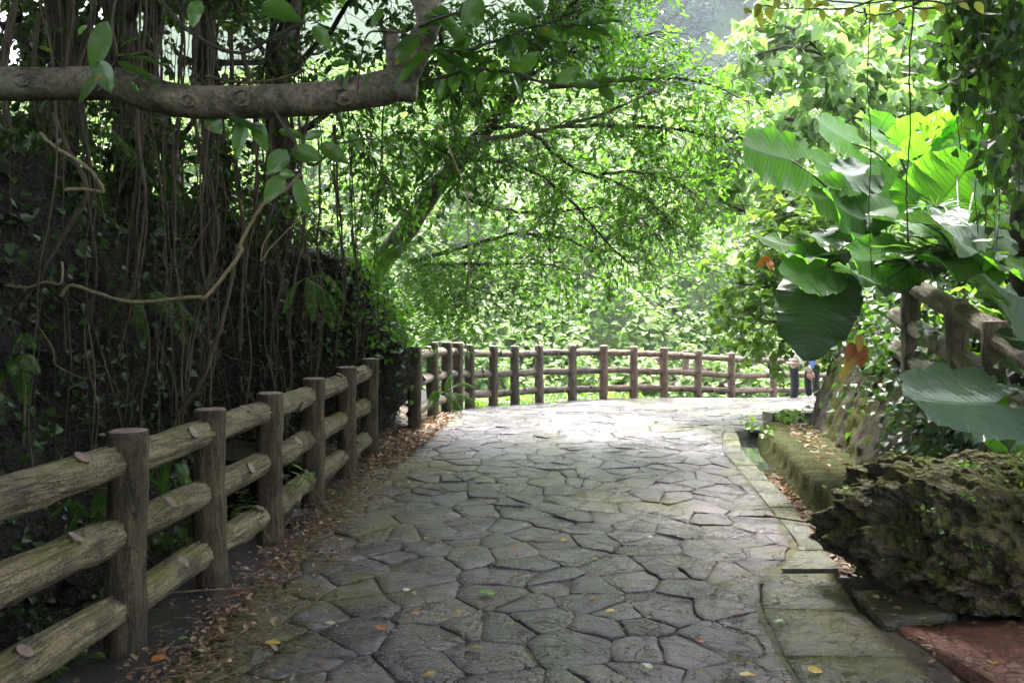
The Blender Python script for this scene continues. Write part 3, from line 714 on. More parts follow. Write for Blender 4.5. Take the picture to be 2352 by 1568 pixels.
def fence(name, posts, label, mats, pr=.088, rr=.078, H=1.1, detail=True, hs=None, stubs=True, seed=0, railh=RAIL_H, off=-.035, sidev=None, overhang=0):
    """posts: list of (x,y,z_ground[,height]); every post and rail is a part, cut branch stubs are sub-parts"""
    f = empty(name, (0, 0, 0), label, 'fence'); r_ = random.Random(seed)
    pm = {}; rm = {}
    for i, p in enumerate(posts):
        h = p[3] if len(p) > 3 else H; mat = mats(i, p)
        if detail: me = log_mesh('post', h + .25, pr, seed * 50 + i, mat[0], n=36, step=.025, groove=.9, ends=(False, True), burl=.25)
        else:
            key = (i % 4, mat[0].name)
            if key not in pm: pm[key] = log_mesh('post', 1.35, pr, seed * 50 + i % 4, mat[0], n=16, step=.07, ends=(False, True), burl=.5)
            me = pm[key]
        o = link('post', me, f, (0, 0, 0))
        tl = (r_.uniform(-.012, .012), r_.uniform(-.012, .012))
        orient(o, (p[0], p[1], p[2] - .25), (p[0] + tl[0], p[1] + tl[1], p[2] + h), r_.uniform(0, 6), None if detail else 1.35)
    for i in range(len(posts) - 1):
        a, b = Vector(posts[i][:3]), Vector(posts[i + 1][:3]); d = (b - a).normalized(); side = Vector((-d.y, d.x, 0)) * off * (-1 if off else 1)
        side = Vector((d.y, -d.x, 0)) * off
        for j, h in enumerate(railh):
            A = a + side + Vector((0, 0, h + r_.uniform(-.012, .012))) - d * (.03 if i or not overhang else overhang); B = b + side + Vector((0, 0, h + r_.uniform(-.012, .012))) + d * .03
            L = (B - A).length; mat = mats(i, posts[i]); mt = mat[1][j]
            if detail: me = log_mesh('rail', L, rr, seed * 90 + i * 3 + j + 300, mt, n=36, step=.022, ends=(bool(overhang) and i == 0, False), burl=.7)
            else:
                key = ((i + j) % 5, mt.name)
                if key not in rm: rm[key] = log_mesh('rail', 1.0, rr, seed * 90 + (i + j) % 5, mt, n=14, step=.06, ends=(False, False), burl=.8)
                me = rm[key]
            o = link('rail', me, f, (0, 0, 0)); orient(o, A, B, r_.uniform(0, 6), None if detail else 1.0)
            ns = {0: 1, 1: 1, 2: 1}[j] if stubs and (detail or r_.random() < .5) else 0
            for _ in range(ns):
                t = r_.uniform(.25, .9); P = A.lerp(B, t)
                vw = Vector((-P.x, -P.y, 1.67 - P.z)).normalized()
                ax = (B - A).normalized(); rad = (vw + Vector((0, 0, r_.uniform(-.3, .9)))); rad = (rad - ax * rad.dot(ax)).normalized()
                dr = (rad + ax * r_.uniform(-.9, .2)).normalized()
                so = link('branch_stub', stub_mesh('branch_stub', .027, .070 + .035, i * 7 + j, mt), o, (0, 0, 0))
                bpy.context.view_layer.update() if False else None
                # local matrix inside the rail
                q = o.rotation_quaternion; inv = q.inverted(); S_ = o.scale
                loc = inv @ (P - A); so.location = (loc.x, loc.y, loc.z / S_[2]); so.rotation_mode = 'QUATERNION'
                dl = inv @ dr; so.rotation_quaternion = dl.to_track_quat('Z', 'Y'); so.scale = (1, 1, 1) if detail else (1, 1, 1)
    return f
def near_m(i, p): return (M['bark_wet'] if i % 2 else M['bark_wet'], (M['bark'], M['bark'], M['bark']))
NP = [(-2.14, 1.9), (-2.07, 2.9), (-1.95, 4.07), (-1.875, 5.02), (-1.785, 5.93), (-1.74, 7.05), (-1.655, 8.04), (-1.585, 8.96)]
NP = [(x, y, G(y) - .005) for x, y in NP]
near_fence = fence('log_fence', NP, 'grey brown log fence along the left path edge before the dark bank', near_m, seed=1, pr=.094, rr=.085)
# far, curving
FX = [(995, 785.8, 958), (1026, 785.8, 946), (1052, 787, 938), (1079, 791.6, 936), (1132, 794.4, 932), (1182, 794.4, 928.6), (1239, 793, 922), (1315, 793, 918.6), (1386, 793.6, 915.5), (1456, 795.5, 914), (1524, 798.5, 914.6), (1603, 804.6, 916.6), (1679, 810.8, 919.5), (1777, 814, 916)]
FD = [11.9, 12.9, 13.5, 14.07, 14.75, 15.2, 15.75, 16.25, 16.7, 17.15, 17.55, 18.15, 18.7, 19.95]
FP = []
for (px, t_, b_), d in zip(FX, FD):
    p = W(px, b_, d); FP.append((p.x, p.y, p.z, (b_ - t_) / 1850 * d))
FP.insert(0, (-1.3, 10.7, .2, 1.1)); FP.append((8.4, 20.6, -.36, 1.1)); FP.append((10.2, 21.2, -.4, 1.1))
def far_m(i, p):
    mm = M['bark_far'] if i < 9 else M['bark_red']
    return (M['bark_wet'] if i < 7 else mm, (mm, mm, mm))
fence('log_fence', FP, 'curved log fence round the bend at the far end of the path', far_m, detail=False, seed=2, pr=.088, rr=.066)
BP = [(2.7, 24.5, -.75), (3.65, 23, -.5), (4.75, 22, -.3), (6.1, 22.6, -.4), (7.6, 23.3, -.45), (9.2, 23.8, -.5)]
fence('log_fence', BP, 'reddish log fence seen through the rails behind the bend', lambda i, p: (M['bark_red'], (M['bark_red'],) * 3), detail=False, seed=3, pr=.09, rr=.07, H=1.1)
strip('lower_path', M['mortar'], list(np.arange(21.8, 24.2, .3)), lambda y: 3.6, lambda y: 14, lambda y: -.46, lambda y: -.46, 20, .01)
# right-hand fence on the wall, stepping down towards the camera
RP = [(4.06, 8.2, 1.0), (3.87, 7.0, .74), (3.60, 6.0, .55), (3.42, 5.0, .30), (3.3, 4.1, .05)]
fence('log_fence', RP, 'weathered tan log fence on top of the retaining wall among ivy', lambda i, p: (M['bark'], (M['bark'],) * 3), seed=4, pr=.088, rr=.092, H=1.1, railh=(.98, .58, .22), overhang=.6)

# ================================================================== BOULDER
mb = MB(); nu, nv = 420, 250; V = []
bc = Vector((3.16, 4.95, .29))
for j in range(nv):
    ph = math.pi * j / (nv - 1)
    for i in range(nu):
        th = 2 * math.pi * i / nu
        d = Vector((math.sin(ph) * math.cos(th), math.sin(ph) * math.sin(th), math.cos(ph)))
        p = Vector((d.x * 1.2, d.y * .72, d.z * .50))
        if d.z < 0: p.x *= 1 + .15 * d.z; p.y *= 1 + .45 * d.z
        n1 = mn.fractal(p * 1.6 + Vector((3, 1, 0)), 1, 2, 4); n2 = abs(mn.noise(p * 5.5)); n3 = abs(mn.noise(p * 12)); n4 = mn.noise(p * 26)
        vd = mn.voronoi(p * 7)[0][0]; v2 = mn.voronoi(p * 16)[0][0]
        k = 1 + .20 * n1 - .12 * n2 - .06 * n3 + .014 * n4 + .22 * (vd - .3) * (1 if d.z > -.5 else .5) + .10 * (v2 - .3)
        V.append(tuple(bc + p * k))
F = [(j * nu + i, (j + 1) * nu + i, (j + 1) * nu + (i + 1) % nu, j * nu + (i + 1) % nu) for j in range(nv - 1) for i in range(nu)]
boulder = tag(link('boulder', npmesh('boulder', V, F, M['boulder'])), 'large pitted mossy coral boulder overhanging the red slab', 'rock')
BV = np.array(V)

# ================================================================== VEGETATION
def A3(P): return np.array([tuple(p) for p in P])
def leaf_obj(name, V, F, mat, parent=None, kind=None):
    o = link(name, npmesh(name, V, F, mat, smooth=False), parent)
    if kind: o['kind'] = kind
    return o
def spray_crown(parent, anchors, dirs, n, Lr, leafL, leafW, per, mat, twigmat, shape='lance', bend=.22, droop=.12, spread=.9, hang=.15, up=.9, jit=.5, twr=(.006, .0015), K=5, name='foliage', sub=0):
    """n twigs grow from random anchors, leaves along them; returns leaf arrays"""
    idx = rng.integers(0, len(anchors), n); A = anchors[idx]; D = nrm(dirs[idx] * (1 - spread * .5) + rng.normal(size=(n, 3)) * spread * .7)
    L = rng.uniform(*Lr, n); P = twigs(A, D, L, K, bend, droop)
    V, F = twig_tubes(P, *twr)
    if sub:                                            # second order side twigs
        t = rng.uniform(.3, 1, (n, sub)) * (K - 1.001); i = t.astype(int); f = (t - i)[..., None]; ix = np.arange(n)[:, None]
        p = (P[ix, i] * (1 - f) + P[ix, i + 1] * f).reshape(-1, 3); tn = nrm(P[ix, i + 1] - P[ix, i]).reshape(-1, 3)
        P2 = twigs(p, nrm(tn + rng.normal(size=p.shape) * .75), rng.uniform(Lr[0] * .35, Lr[1] * .45, len(p)), K, bend, droop)
        V2, F2 = twig_tubes(P2, twr[0] * .6, twr[1]); F = np.concatenate([F, F2 + len(V)]); V = np.concatenate([V, V2])
        p1, d1, n1 = twig_leaves(P2, per, up, .6, .1, jit, hang); p0, d0, n0 = twig_leaves(P, max(per // 2, 1), up, .6, .3, jit, hang)
        p, d, nn_ = np.r_[p0, p1], np.r_[d0, d1], np.r_[n0, n1]
    else: p, d, nn_ = twig_leaves(P, per, up, .6, .1, jit, hang)
    link('twigs', npmesh('twigs', V, F, twigmat), parent)['kind'] = 'stuff'
    s = rng.uniform(.6, 1.15, len(p)); LV, LF = leaves(p, d, nn_, leafL * s, leafW * s, shape)
    leaf_obj(name, LV, LF, mat, parent, 'stuff')
def limb(parent, pts, r0, r1, mat, name='branch', n=10, k=5, jit=.012):
    P = smooth_path(pts, k, jit); R = [r0 + (r1 - r0) * i / (len(P) - 1) * 1.0 for i in range(len(P))]
    R = [r * (1 + .12 * mn.noise(Vector((i * .7, r * 50, 0)))) for i, r in enumerate(R)]
    mb = MB(); mb.tube(P, R, n); return mb.build(name, mat, parent)

# ------------------------------------------------------------------ central tree arching over the path
ct = empty('arching_tree', W(880, 640, 11.2), 'small leaved tree arching from the rock outcrop over the middle of the path', 'tree')
Dp = 10
limb(ct, [Vector((-2.3, 11.4, 2.0)), W(925, 540, 11), W(985, 450, 10.8), W(1040, 385, 10.6), W(1120, 290, 10.4), W(1200, 180, 10.2), W(1260, 50, 10), W(1300, -120, 9.8)], .16, .06, M['limb'], 'trunk', 14)
LM = [
 ([(1060, 322, 10.4), (1120, 318, 10.1), (1180, 310, 9.9), (1250, 298, 9.7), (1310, 285, 9.5), (1400, 255, 9.4), (1510, 205, 9.3)], .042, .012, 'limb_pale', 0),
 ([(1110, 300, 10.4), (1180, 290, 10.2), (1230, 312, 10.1), (1270, 350, 10), (1330, 392, 10), (1400, 412, 10), (1480, 455, 10), (1570, 530, 10)], .035, .008, 'dark_trunk', 1),
 ([(1040, 385, 10.6), (1100, 366, 10.4), (1200, 382, 10.3), (1290, 440, 10.2), (1380, 540, 10.2), (1450, 610, 10.2)], .032, .008, 'dark_trunk', 1),
 ([(940, 600, 11), (1050, 572, 10.8), (1130, 548, 10.6), (1200, 537, 10.5), (1290, 545, 10.4), (1380, 590, 10.4)], .035, .008, 'dark_trunk', 1),
 ([(960, 610, 11), (1050, 606, 10.8), (1120, 608, 10.7), (1250, 606, 10.6), (1330, 625, 10.6)], .028, .006, 'dark_trunk', 1),
 ([(1200, 180, 10.2), (1300, 130, 10.1), (1420, 95, 10), (1520, 70, 10)], .035, .008, 'twig', 0),
 ([(1260, 200, 10.2), (1380, 190, 10), (1500, 180, 9.8), (1620, 190, 9.7), (1720, 235, 9.6)], .035, .006, 'twig', 0),
 ([(1300, 290, 9.8), (1430, 290, 9.8), (1560, 300, 9.7), (1690, 330, 9.7)], .03, .006, 'twig', 0),
 ([(1380, 400, 10), (1470, 395, 9.9), (1560, 420, 9.9), (1620, 470, 9.9)], .025, .005, 'twig', 1),
 ([(1060, 455, 10.8), (1150, 480, 10.7), (1250, 490, 10.6), (1370, 475, 10.5), (1470, 500, 10.4), (1530, 580, 10.4)], .03, .006, 'dark_trunk', 1),
 ([(1120, 290, 10.4), (1060, 200, 9.8), (1020, 120, 9.3), (1000, 20, 8.8)], .05, .02, 'limb', 0),
 ([(1200, 180, 10.2), (1240, 110, 9.4), (1290, 40, 8.8), (1350, -30, 8.4)], .04, .015, 'limb', 0),
 ([(1080, 340, 10.5), (1040, 300, 11.5), (1100, 220, 12), (1200, 130, 12.5)], .05, .02, 'limb', 0),
 ([(1300, 130, 10.1), (1360, 60, 9.8), (1400, 0, 9.6)], .02, .008, 'twig', 0),
 ([(940, 600, 11), (1000, 640, 10.6), (1080, 660, 10.3), (1150, 680, 10.1)], .02, .005, 'dark_trunk', 1),
]
for k, (pts, r0, r1, mt, _) in enumerate(LM):
    o = limb(ct, [W(*p) for p in pts], r0, r1, M[mt], 'branch', 8)
    if mt == 'limb_pale': o['label'] = 'pale bare branch slanting up through the leaves'
AA, DD = [], []
for k, (pts, *_r) in enumerate(LM):
    a, d = sample_poly([W(*p) for p in pts], 130, bias=.12); d = nrm(d + np.array([.25, -.05, -.25 if _r[3] else .1])); AA.append(a); DD.append(d)
AA, DD = np.concatenate(AA), np.concatenate(DD)
spray_crown(ct, AA, DD, 1050, (.35, 1.0), .088, .036, 5, M['leaf_tree'], M['twig'], sub=3, bend=.2, droop=.14, hang=.15)
# left-hand part of that crown hanging in front of the bank
AA, DD = [], []
for pts in ([(860, 60, 9), (960, 140, 9), (1060, 200, 9.2)], [(900, 300, 9.5), (1000, 330, 9.6), (1080, 400, 9.8)], [(780, 200, 9), (860, 380, 9.6), (930, 480, 9.8)], [(1050, 60, 9), (1200, 70, 9.2), (1350, 30, 9.2)]):
    a, d = sample_poly([W(*p) for p in pts], 80); AA.append(a); DD.append(d)
spray_crown(ct, np.concatenate(AA), np.concatenate(DD), 330, (.4, 1.0), .10, .045, 5, M['leaf_tree'], M['twig'], sub=2, droop=.25, hang=.4, name='foliage')

# ------------------------------------------------------------------ big bare limb across the top left, its near leaves
ot = empty('overhanging_tree', (-3.0, 3.3, 0), 'tree whose thick bare grey limb crosses the top left in front of everything', 'tree')
tp = [Vector((-3.2, 3.9, -.3)), Vector((-3.1, 3.7, 1.0)), Vector((-3.0, 3.4, 2.1)), Vector((-2.6, 3.15, 2.53))]
limb(ot, tp, .17, .085, M['limb'], 'trunk', 14)
PB = [Vector((-2.7, 3.2, 2.52)), W(-150, 190, 3.05), W(0, 193, 3), W(120, 193, 3), W(240, 192, 3), W(300, 200, 3), W(360, 220, 3), W(430, 234, 3), W(520, 236, 3), W(640, 232, 3), W(740, 226, 3), W(830, 212, 3), W(890, 200, 3.0), W(925, 180, 3.0)]
P = smooth_path(PB, 5, .0); mb = MB(); n_ = 20; RR = []
for i, p in enumerate(P):
    f = i / len(P); r = .061 + .004 * mn.noise(Vector((i * .3, 0, 0))) + .008 * math.exp(-((f - .42) / .03) ** 2) + .004 * math.exp(-((f - .9) / .05) ** 2)
    RR.append(r + .0035 * mn.noise(Vector((i * .9, 5, 0))))
mb.tube(P, RR, n_); b_ = mb.build('limb', M['limb'], ot)
ks = MB()                                            # scars and knots on the limb
for px, py, rx, up in ((50, 190, .022, 1), (228, 222, .014, 1), (345, 190, .020, 1), (440, 240, .020, .6), (545, 232, .030, 1), (790, 240, .028, 1), (905, 160, .02, 1), (950, 120, .016, 1)):
    c = W(px, py, 2.95); q = min(P, key=lambda a: (a - c).length); nn_ = (c - q); nn_ = (nn_ - Vector((1, 0, 0)) * nn_.dot(Vector((1, 0, 0)))).normalized() if nn_.length > 0 else Vector((0, -1, 0))
    nn_ = (nn_ + Vector((0, -.6, .15))).normalized(); ce = q + nn_ * .060; a = Vector((1, 0, 0)); b2 = nn_.cross(a).normalized()
    if px > 880: ce = c + Vector((0, .02, 0))
    ring = [ce + a * math.cos(t) * rx * 1.15 + b2 * math.sin(t) * rx for t in np.linspace(0, 2 * math.pi, 15)]
    ks.tube([Vector(r_) + Vector((random.uniform(-1, 1), 0, random.uniform(-1, 1))) * .0015 for r_ in ring], [.0045 + .002 * math.sin(k * 1.7) for k in range(15)], 6, caps=False)
    ks.tube([ce - nn_ * .012, ce + nn_ * .002, ce + nn_ * .004], [rx * .8, rx * .55, rx * .2], 9)
ks.build('bark_scars', M['limb'], ot)['kind'] = 'stuff'
stub = MB(); stub.tube([W(880, 205, 3), W(920, 208, 2.98), W(950, 212, 2.97), W(957, 213, 2.97)], [.05, .042, .037, .034], 14); stub.build('broken_stub', M['limb'], ot)
def pt(pts): return [W(*p) for p in pts]
for pts, r0, r1 in (([(900, 205, 3), (925, 180, 3), (945, 140, 3), (965, 100, 3), (985, 50, 2.98), (970, 0, 2.96), (940, -60, 2.95)], .062, .040),
                    ([(915, 190, 3), (905, 140, 3.05), (902, 90, 3.1), (890, 70, 3.1)], .035, .022),
                    ([(975, 60, 3), (990, 20, 3.0), (1010, -60, 3.0)], .03, .025)):
    limb(ot, pt(pts), r0, r1, M['limb'], 'bough', 14, 6, .002)
twl = [[(1005, 120, 3), (1050, 118, 3), (1090, 112, 2.95), (1150, 90, 2.9), (1240, 60, 2.9), (1330, 60, 2.9), (1420, 45, 2.85)],
       [(985, 190, 3), (1080, 160, 3), (1180, 168, 3), (1270, 195, 2.95), (1380, 200, 2.9), (1440, 180, 2.9)],
       [(240, 190, 3), (262, 150, 2.95), (268, 120, 2.9), (258, 60, 2.9), (262, 20, 2.9), (270, -20, 2.9)],
       [(955, 95, 3), (930, 80, 2.9), (880, 70, 2.85), (840, 90, 2.85), (820, 215, 2.9)],
       [(262, 150, 2.95), (300, 128, 2.9), (345, 122, 2.88), (375, 160, 2.85)],
       [(620, 235, 3), (660, 300, 2.9), (680, 340, 2.9), (640, 400, 2.9), (650, 410, 2.9)], [(680, 340, 2.9), (720, 380, 2.9), (780, 330, 2.9), (860, 320, 2.95)],
       [(960, 60, 2.9), (1050, 30, 2.8), (1140, 10, 2.8)], [(500, 240, 3), (540, 270, 2.95), (600, 290, 2.9)]]
for pts in twl: limb(ot, pt(pts), .007, .0025, M['twig'], 'twig', 6, 5, .003)
bl_cache = {}
def big_simple_leaf(parent, base, tip, width, mat, normal=None, bend=.12, name='leaf', heart=False):
    """one individually modelled leaf, midrib folded and drooping; width in metres"""
    base, tip = Vector(base), Vector(tip); L = (tip - base).length
    key = (round(width / L, 1), heart, random.randrange(3))
    if key not in bl_cache:
        V, F = [], []; ns, nu_ = 9, 5; r_ = random.Random(len(bl_cache)); a_ = r_.uniform(-.1, .1)
        for i in range(ns):
            t = i / (ns - 1)
            w = (math.sin(math.pi * t ** (.62 if heart else .8)) ** .85) * (1 - .15 * t) if 0 < t < 1 else 0.0
            if heart and t < .15: w = max(w, .35 * (t > 0))
            for j in range(nu_):
                u = j / (nu_ - 1) * 2 - 1
                V.append((t, u * w * .5 * key[0], .10 * key[0] * abs(u) * w - .16 * t * t + .02 * math.sin(t * 14) * abs(u) + a_ * u * t * .3))
        for i in range(ns - 1):
            for j in range(nu_ - 1): F.append((i * nu_ + j, (i + 1) * nu_ + j, (i + 1) * nu_ + j + 1, i * nu_ + j + 1))
        bl_cache[key] = (V, F)
    ck = (key, mat.name)
    if ck not in bl_cache:
        V, F = bl_cache[key]; me = npmesh(name, V, F, mat, uv=[(v[1] / max(key[0], .1) + .5, v[0]) for v in V]); bl_cache[ck] = me
    o = link(name, bl_cache[ck], parent, (0, 0, 0)); o.matrix_parent_inverse = Matrix.Translation(-Vector(parent.location)) if parent is not None else Matrix()
    x = (tip - base).normalized(); nn_ = Vector(normal or (0, -.3, 1)); nn_ = (nn_ - x * nn_.dot(x)).normalized(); y = nn_.cross(x)
    R = Matrix((x, y, nn_)).transposed(); o.rotation_mode = 'QUATERNION'; o.rotation_quaternion = R.to_quaternion(); o.location = base; o.scale = (L, L, L)
    return o
NL = [  # base px, tip px, width m, normal, depth
 ((246, 48), (206, 168), .085, (.3, -1, .1), 2.88), ((226, 140), (252, 210), .085, (0, -1, .25), 2.86), ((228, 166), (176, 234), .045, (.3, -.9, .3), 2.86),
 ((262, 128), (382, 130), .05, (0, -.45, 1), 2.88), ((266, 142), (366, 180), .055, (0, -.6, .9), 2.85), ((322, 88), (260, 104), .035, (0, -.5, 1), 2.9),
 ((962, 84), (902, 142), .095, (-.2, -1, .7), 2.86), ((985, 118), (904, 182), .06, (-.1, -.8, .9), 2.86), ((1000, 110), (1112, 112), .05, (0, -.5, 1), 2.86),
 ((1000, 112), (955, 100), .03, (0, -.5, 1), 2.84), ((985, 118), (1040, 120), .045, (0, -.7, .8), 2.84), ((1005, 122), (1090, 160), .07, (0, -.6, .9), 2.92), ((865, 68), (935, 62), .03, (0, -.5, 1), 2.8),
 ((948, 84), (1000, 70), .035, (0, -.5, 1), 2.85), ((1070, 100), (1030, 55), .06, (0, -1, .3), 2.95), ((1105, -5), (1060, 60), .08, (.2, -.9, .3), 2.7),
 ((1240, 60), (1160, 25), .05, (0, -.8, .3), 2.9), ((1240, 62), (1290, 90), .05, (0, -.8, .3), 2.9), ((1330, 60), (1375, 20), .055, (0, -.8, .3), 2.9), ((1360, 55), (1435, 40), .04, (0, -.8, .6), 2.85),
 ((1190, 165), (1240, 115), .07, (0, -1, .1), 2.95), ((1280, 195), (1330, 150), .06, (0, -1, .2), 2.95), ((1150, 90), (1195, 140), .07, (0, -1, .1), 2.9), ((1380, 200), (1310, 185), .05, (0, -1, .3), 2.9),
 ((652, 404), (604, 462), .07, (.1, -1, .1), 2.88), ((640, 402), (676, 398), .04, (0, -1, .2), 2.88), ((682, 408), (702, 494), .062, (-.1, -1, .1), 2.88), ((560, 275), (538, 365), .06, (0, -1, .1), 2.95), ((585, 280), (612, 345), .06, (0, -1, .1), 2.95),
 ((660, 345), (612, 400), .08, (0, -1, .1), 2.9), ((670, 345), (740, 360), .075, (0, -1, .3), 2.9), ((735, 330), (800, 372), .07, (0, -1, .3), 2.9), ((700, 320), (740, 300), .04, (0, -1, .3), 2.9), ((800, 310), (835, 345), .05, (0, -1, .3), 2.95),
 ((640, 300), (700, 312), .04, (0, -1, .4), 2.92), ((520, 268), (600, 296), .045, (0, -.7, .8), 2.92), ((480, 265), (505, 305), .07, (0, -1, .1), 3.0), ((850, 170), (828, 210), .02, (0, -1, .3), 2.9), ((805, 158), (786, 200), .02, (0, -1, .3), 2.9),
 ((300, 190), (318, 212), .022, (0, -1, .3), 2.86), ((770, 130), (835, 125), .03, (0, -.8, .8), 2.95), ((760, 150), (800, 140), .035, (0, -1, .4), 2.95), ((455, 0), (440, 60), .07, (0, -1, .2), 2.9), ((600, 10), (690, 40), .09, (0, -1, .4), 2.8),
 ((585, 55), (635, 30), .035, (0, -.6, .8), 2.85), ((720, 60), (760, 110), .06, (0, -1, .2), 3.1), ((880, 20), (850, 60), .04, (0, -1, .3), 2.9), ((1250, 20), (1200, -10), .07, (0, -1, .3), 2.7), ((180, 80), (196, 55), .03, (0, -1, .3), 3.1), ((90, 108), (118, 116), .02, (0, -1, .6), 3.1)]
for a, b, w, nn_, d in NL:
    big_simple_leaf(ot, W(*a, d), W(*b, d - .03), w, M['leaf_near'], nn_)
# wandering twig and bud leaves on the limb
for k in range(60):
    tw = random.choice(twl[:2] + twl[7:8]); a, b = random.choice(list(zip(tw[:-1], tw[1:]))); t = random.random()
    p = W(a[0] + (b[0] - a[0]) * t, a[1] + (b[1] - a[1]) * t, a[2]); q = p + Vector((random.uniform(-.09, .12), random.uniform(-.06, .02), random.uniform(-.09, .05)))
    big_simple_leaf(ot, p, q, random.uniform(.03, .06), M['leaf_near'], (random.uniform(-.5, .5), -.6, random.uniform(.2, 1)))

# ------------------------------------------------------------------ trees on the bank with dark trunks, and their crowns
BT = [((-5.6, 6.2), .14, 'dark leaning tree at the far left above the bank', .3), ((-4.3, 7.6), .12, 'dark forked trunk above the bank right of the far left tree', .2), ((-3.85, 8.1), .17, 'thick dark trunk hung with vines left of the middle of the bank', -.1),
      ((-3.3, 8.8), .13, 'dark straight trunk hung with vines behind the second near fence post', .1), ((-2.9, 9.8), .15, 'vine wrapped trunk on the bank left of the arching tree', .2), ((-6.4, 9.4), .16, 'slim trunk standing back from the bank edge against bright leaves', .0), ((-4.7, 11), .14, 'brown trunk in the thicket behind the bank', -.2), ((-8, 7.8), .2, 'broad dark trunk in the thicket behind the far left tree', .1)]
canopy_pts = []
for i, ((x, y), r, lab, lean) in enumerate(BT):
    z0 = bank_top(x, y) - .3
    t = empty('bank_tree', (x, y, z0), lab, 'tree', 'trees on the left bank')
    P = [Vector((x, y, z0)), Vector((x + lean * .2 + .08, y, z0 + 1.0)), Vector((x + lean * .6 - .05, y - .1, z0 + 2.2)), Vector((x + lean, y + .1, z0 + 3.4)), Vector((x + lean * 1.4, y, z0 + 5))]
    limb(t, P, r, r * .6, M['dark_trunk'], 'trunk', 12, 5, .03)
    lp = []
    for k in range(6):
        a = random.uniform(0, 6.28); zz = random.uniform(.8, 4.6); b = Vector((x + lean * zz * .25, y, z0 + zz)); ln = random.uniform(1.2, 2.8)
        e = b + Vector((math.cos(a) * ln, math.sin(a) * ln * .8, random.uniform(.1, 1.0))); md = (b + e) / 2 + Vector((0, 0, random.uniform(-.1, .3)))
        limb(t, [b, md, e], r * .32, .012, M['dark_trunk'], 'branch', 7, 5, .03); lp.append([b, md, e])
    AA, DD = zip(*[sample_poly(q, 30, bias=.3) for q in lp])
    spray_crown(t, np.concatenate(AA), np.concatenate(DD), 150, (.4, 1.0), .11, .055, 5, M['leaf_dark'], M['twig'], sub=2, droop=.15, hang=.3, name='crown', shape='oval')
    # clinging aerial roots
    mb = MB()
    for k in range(7):
        a = random.uniform(0, 6.28); q = [p + Vector((math.cos(a + j * .5) * r * 1.05, math.sin(a + j * .5) * r * 1.05, 0)) for j, p in enumerate(P)]
        mb.tube(smooth_path(q, 4, .02), random.uniform(.012, .025), 5)
    mb.build('clinging_roots', M['vine'], t)['kind'] = 'stuff'

# the wide crowns overhead that shade the near path: trees of the left and right banks
def shade_tree(x, y, h, label, blobs, nl, lsize=.2, group='tall trees shading the path'):
    nl = 2.9
    t = empty('shade_tree', (x, y, 0), label, 'tree', group)
    limb(t, [Vector((x, y, -.2)), Vector((x + .1, y, h * .5)), Vector((x, y, h))], .28, .16, M['dark_trunk'], 'trunk', 12, 6, .03)
    P = []
    for (bx, by, bz, rx, ry, rz, k) in blobs:
        limb(t, [Vector((x, y, h * .75)), Vector(((x + bx) / 2, (y + by) / 2, (h + bz) / 2 + .4)), Vector((bx, by, bz))], .12, .03, M['dark_trunk'], 'branch', 8, 5, .05)
        k = int(k * nl); u = nrm(rng.normal(size=(k, 3))) * (rng.uniform(.15, 1, (k, 1)) ** .5); P.append(u * [rx, ry, rz] + [bx, by, bz])
    P = np.concatenate(P); D = nrm(rng.normal(size=P.shape) * [1, 1, .4] - [0, 0, .2]); N = nrm(rng.normal(size=P.shape) * .35 + [0, 0, 1])
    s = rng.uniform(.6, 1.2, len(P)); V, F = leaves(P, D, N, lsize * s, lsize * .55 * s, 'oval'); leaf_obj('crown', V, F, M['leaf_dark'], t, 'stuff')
shade_tree(-5.0, 2.0, 6.5, 'tall dark tree on the left bank whose crown roofs the near path', [(-3.5, 1.5, 6.8, 3.4, 3.2, 1.0, 4500), (-1.0, 4.2, 6.9, 3.2, 2.8, .9, 4500), (-5.5, 5, 6.3, 3.2, 3, 1.1, 4200), (-.5, 0.2, 7.2, 3, 3, .8, 3000)], 0)
shade_tree(-6.8, 11.6, 6, 'tall dark tree behind the bank whose crown reaches over the bend', [(-3.2, 8.6, 7.0, 3.0, 2.6, 1.0, 4200), (-.2, 8.4, 7.4, 2.8, 2.6, .9, 4200), (-6.5, 9, 6.8, 3.2, 3, 1.2, 3800), (-1.6, 11.2, 7.6, 2.6, 1.8, .8, 2600), (-4.5, 12, 7.2, 2.4, 2, 1, 2600)], 0)
shade_tree(6.3, 4.0, 6, 'tall dark tree on the right bank whose crown roofs the path from the right', [(3.0, 3.0, 7.2, 3.0, 3.2, .9, 4000), (7.4, 5.6, 5.8, 2.4, 2.6, 1.3, 3600), (4, -1, 7, 3, 3, .9, 2500), (1.2, 5.2, 7.6, 2.6, 2.4, .8, 3000), (2.4, 6.6, 8.0, 1.7, 1.8, .7, 1500), (0, -3, 7.4, 3.5, 2.5, .8, 2500)], 0)

shade_tree(9.5, 5.0, 5, 'unseen tree added behind the right bank to close off light from the side', [(8.6, 2.0, 4.0, 1.8, 3.6, 2.8, 3000), (9.0, 7.0, 4.6, 1.7, 3.4, 2.6, 3000), (5, -3.5, 4.5, 3.0, 2.5, 3.2, 3000)], 0)  # out of view, added to enclose the scene and darken the near path
shade_tree(0.5, -7.5, 6, 'unseen tree added behind the viewpoint to block light', [(0, -6.8, 4.0, 4.5, 1.4, 3.6, 4200), (-4.5, -4.5, 4.5, 2.4, 2.6, 3.2, 3000)], 0)  # added out of view, cuts the light from behind the camera
shade_tree(-9.5, 4.0, 6, 'unseen tree added far behind the left bank to block light', [(-8.5, 3.0, 4.8, 1.6, 3.6, 2.6, 3200)], 0)  # added out of view, cuts the low light from the left
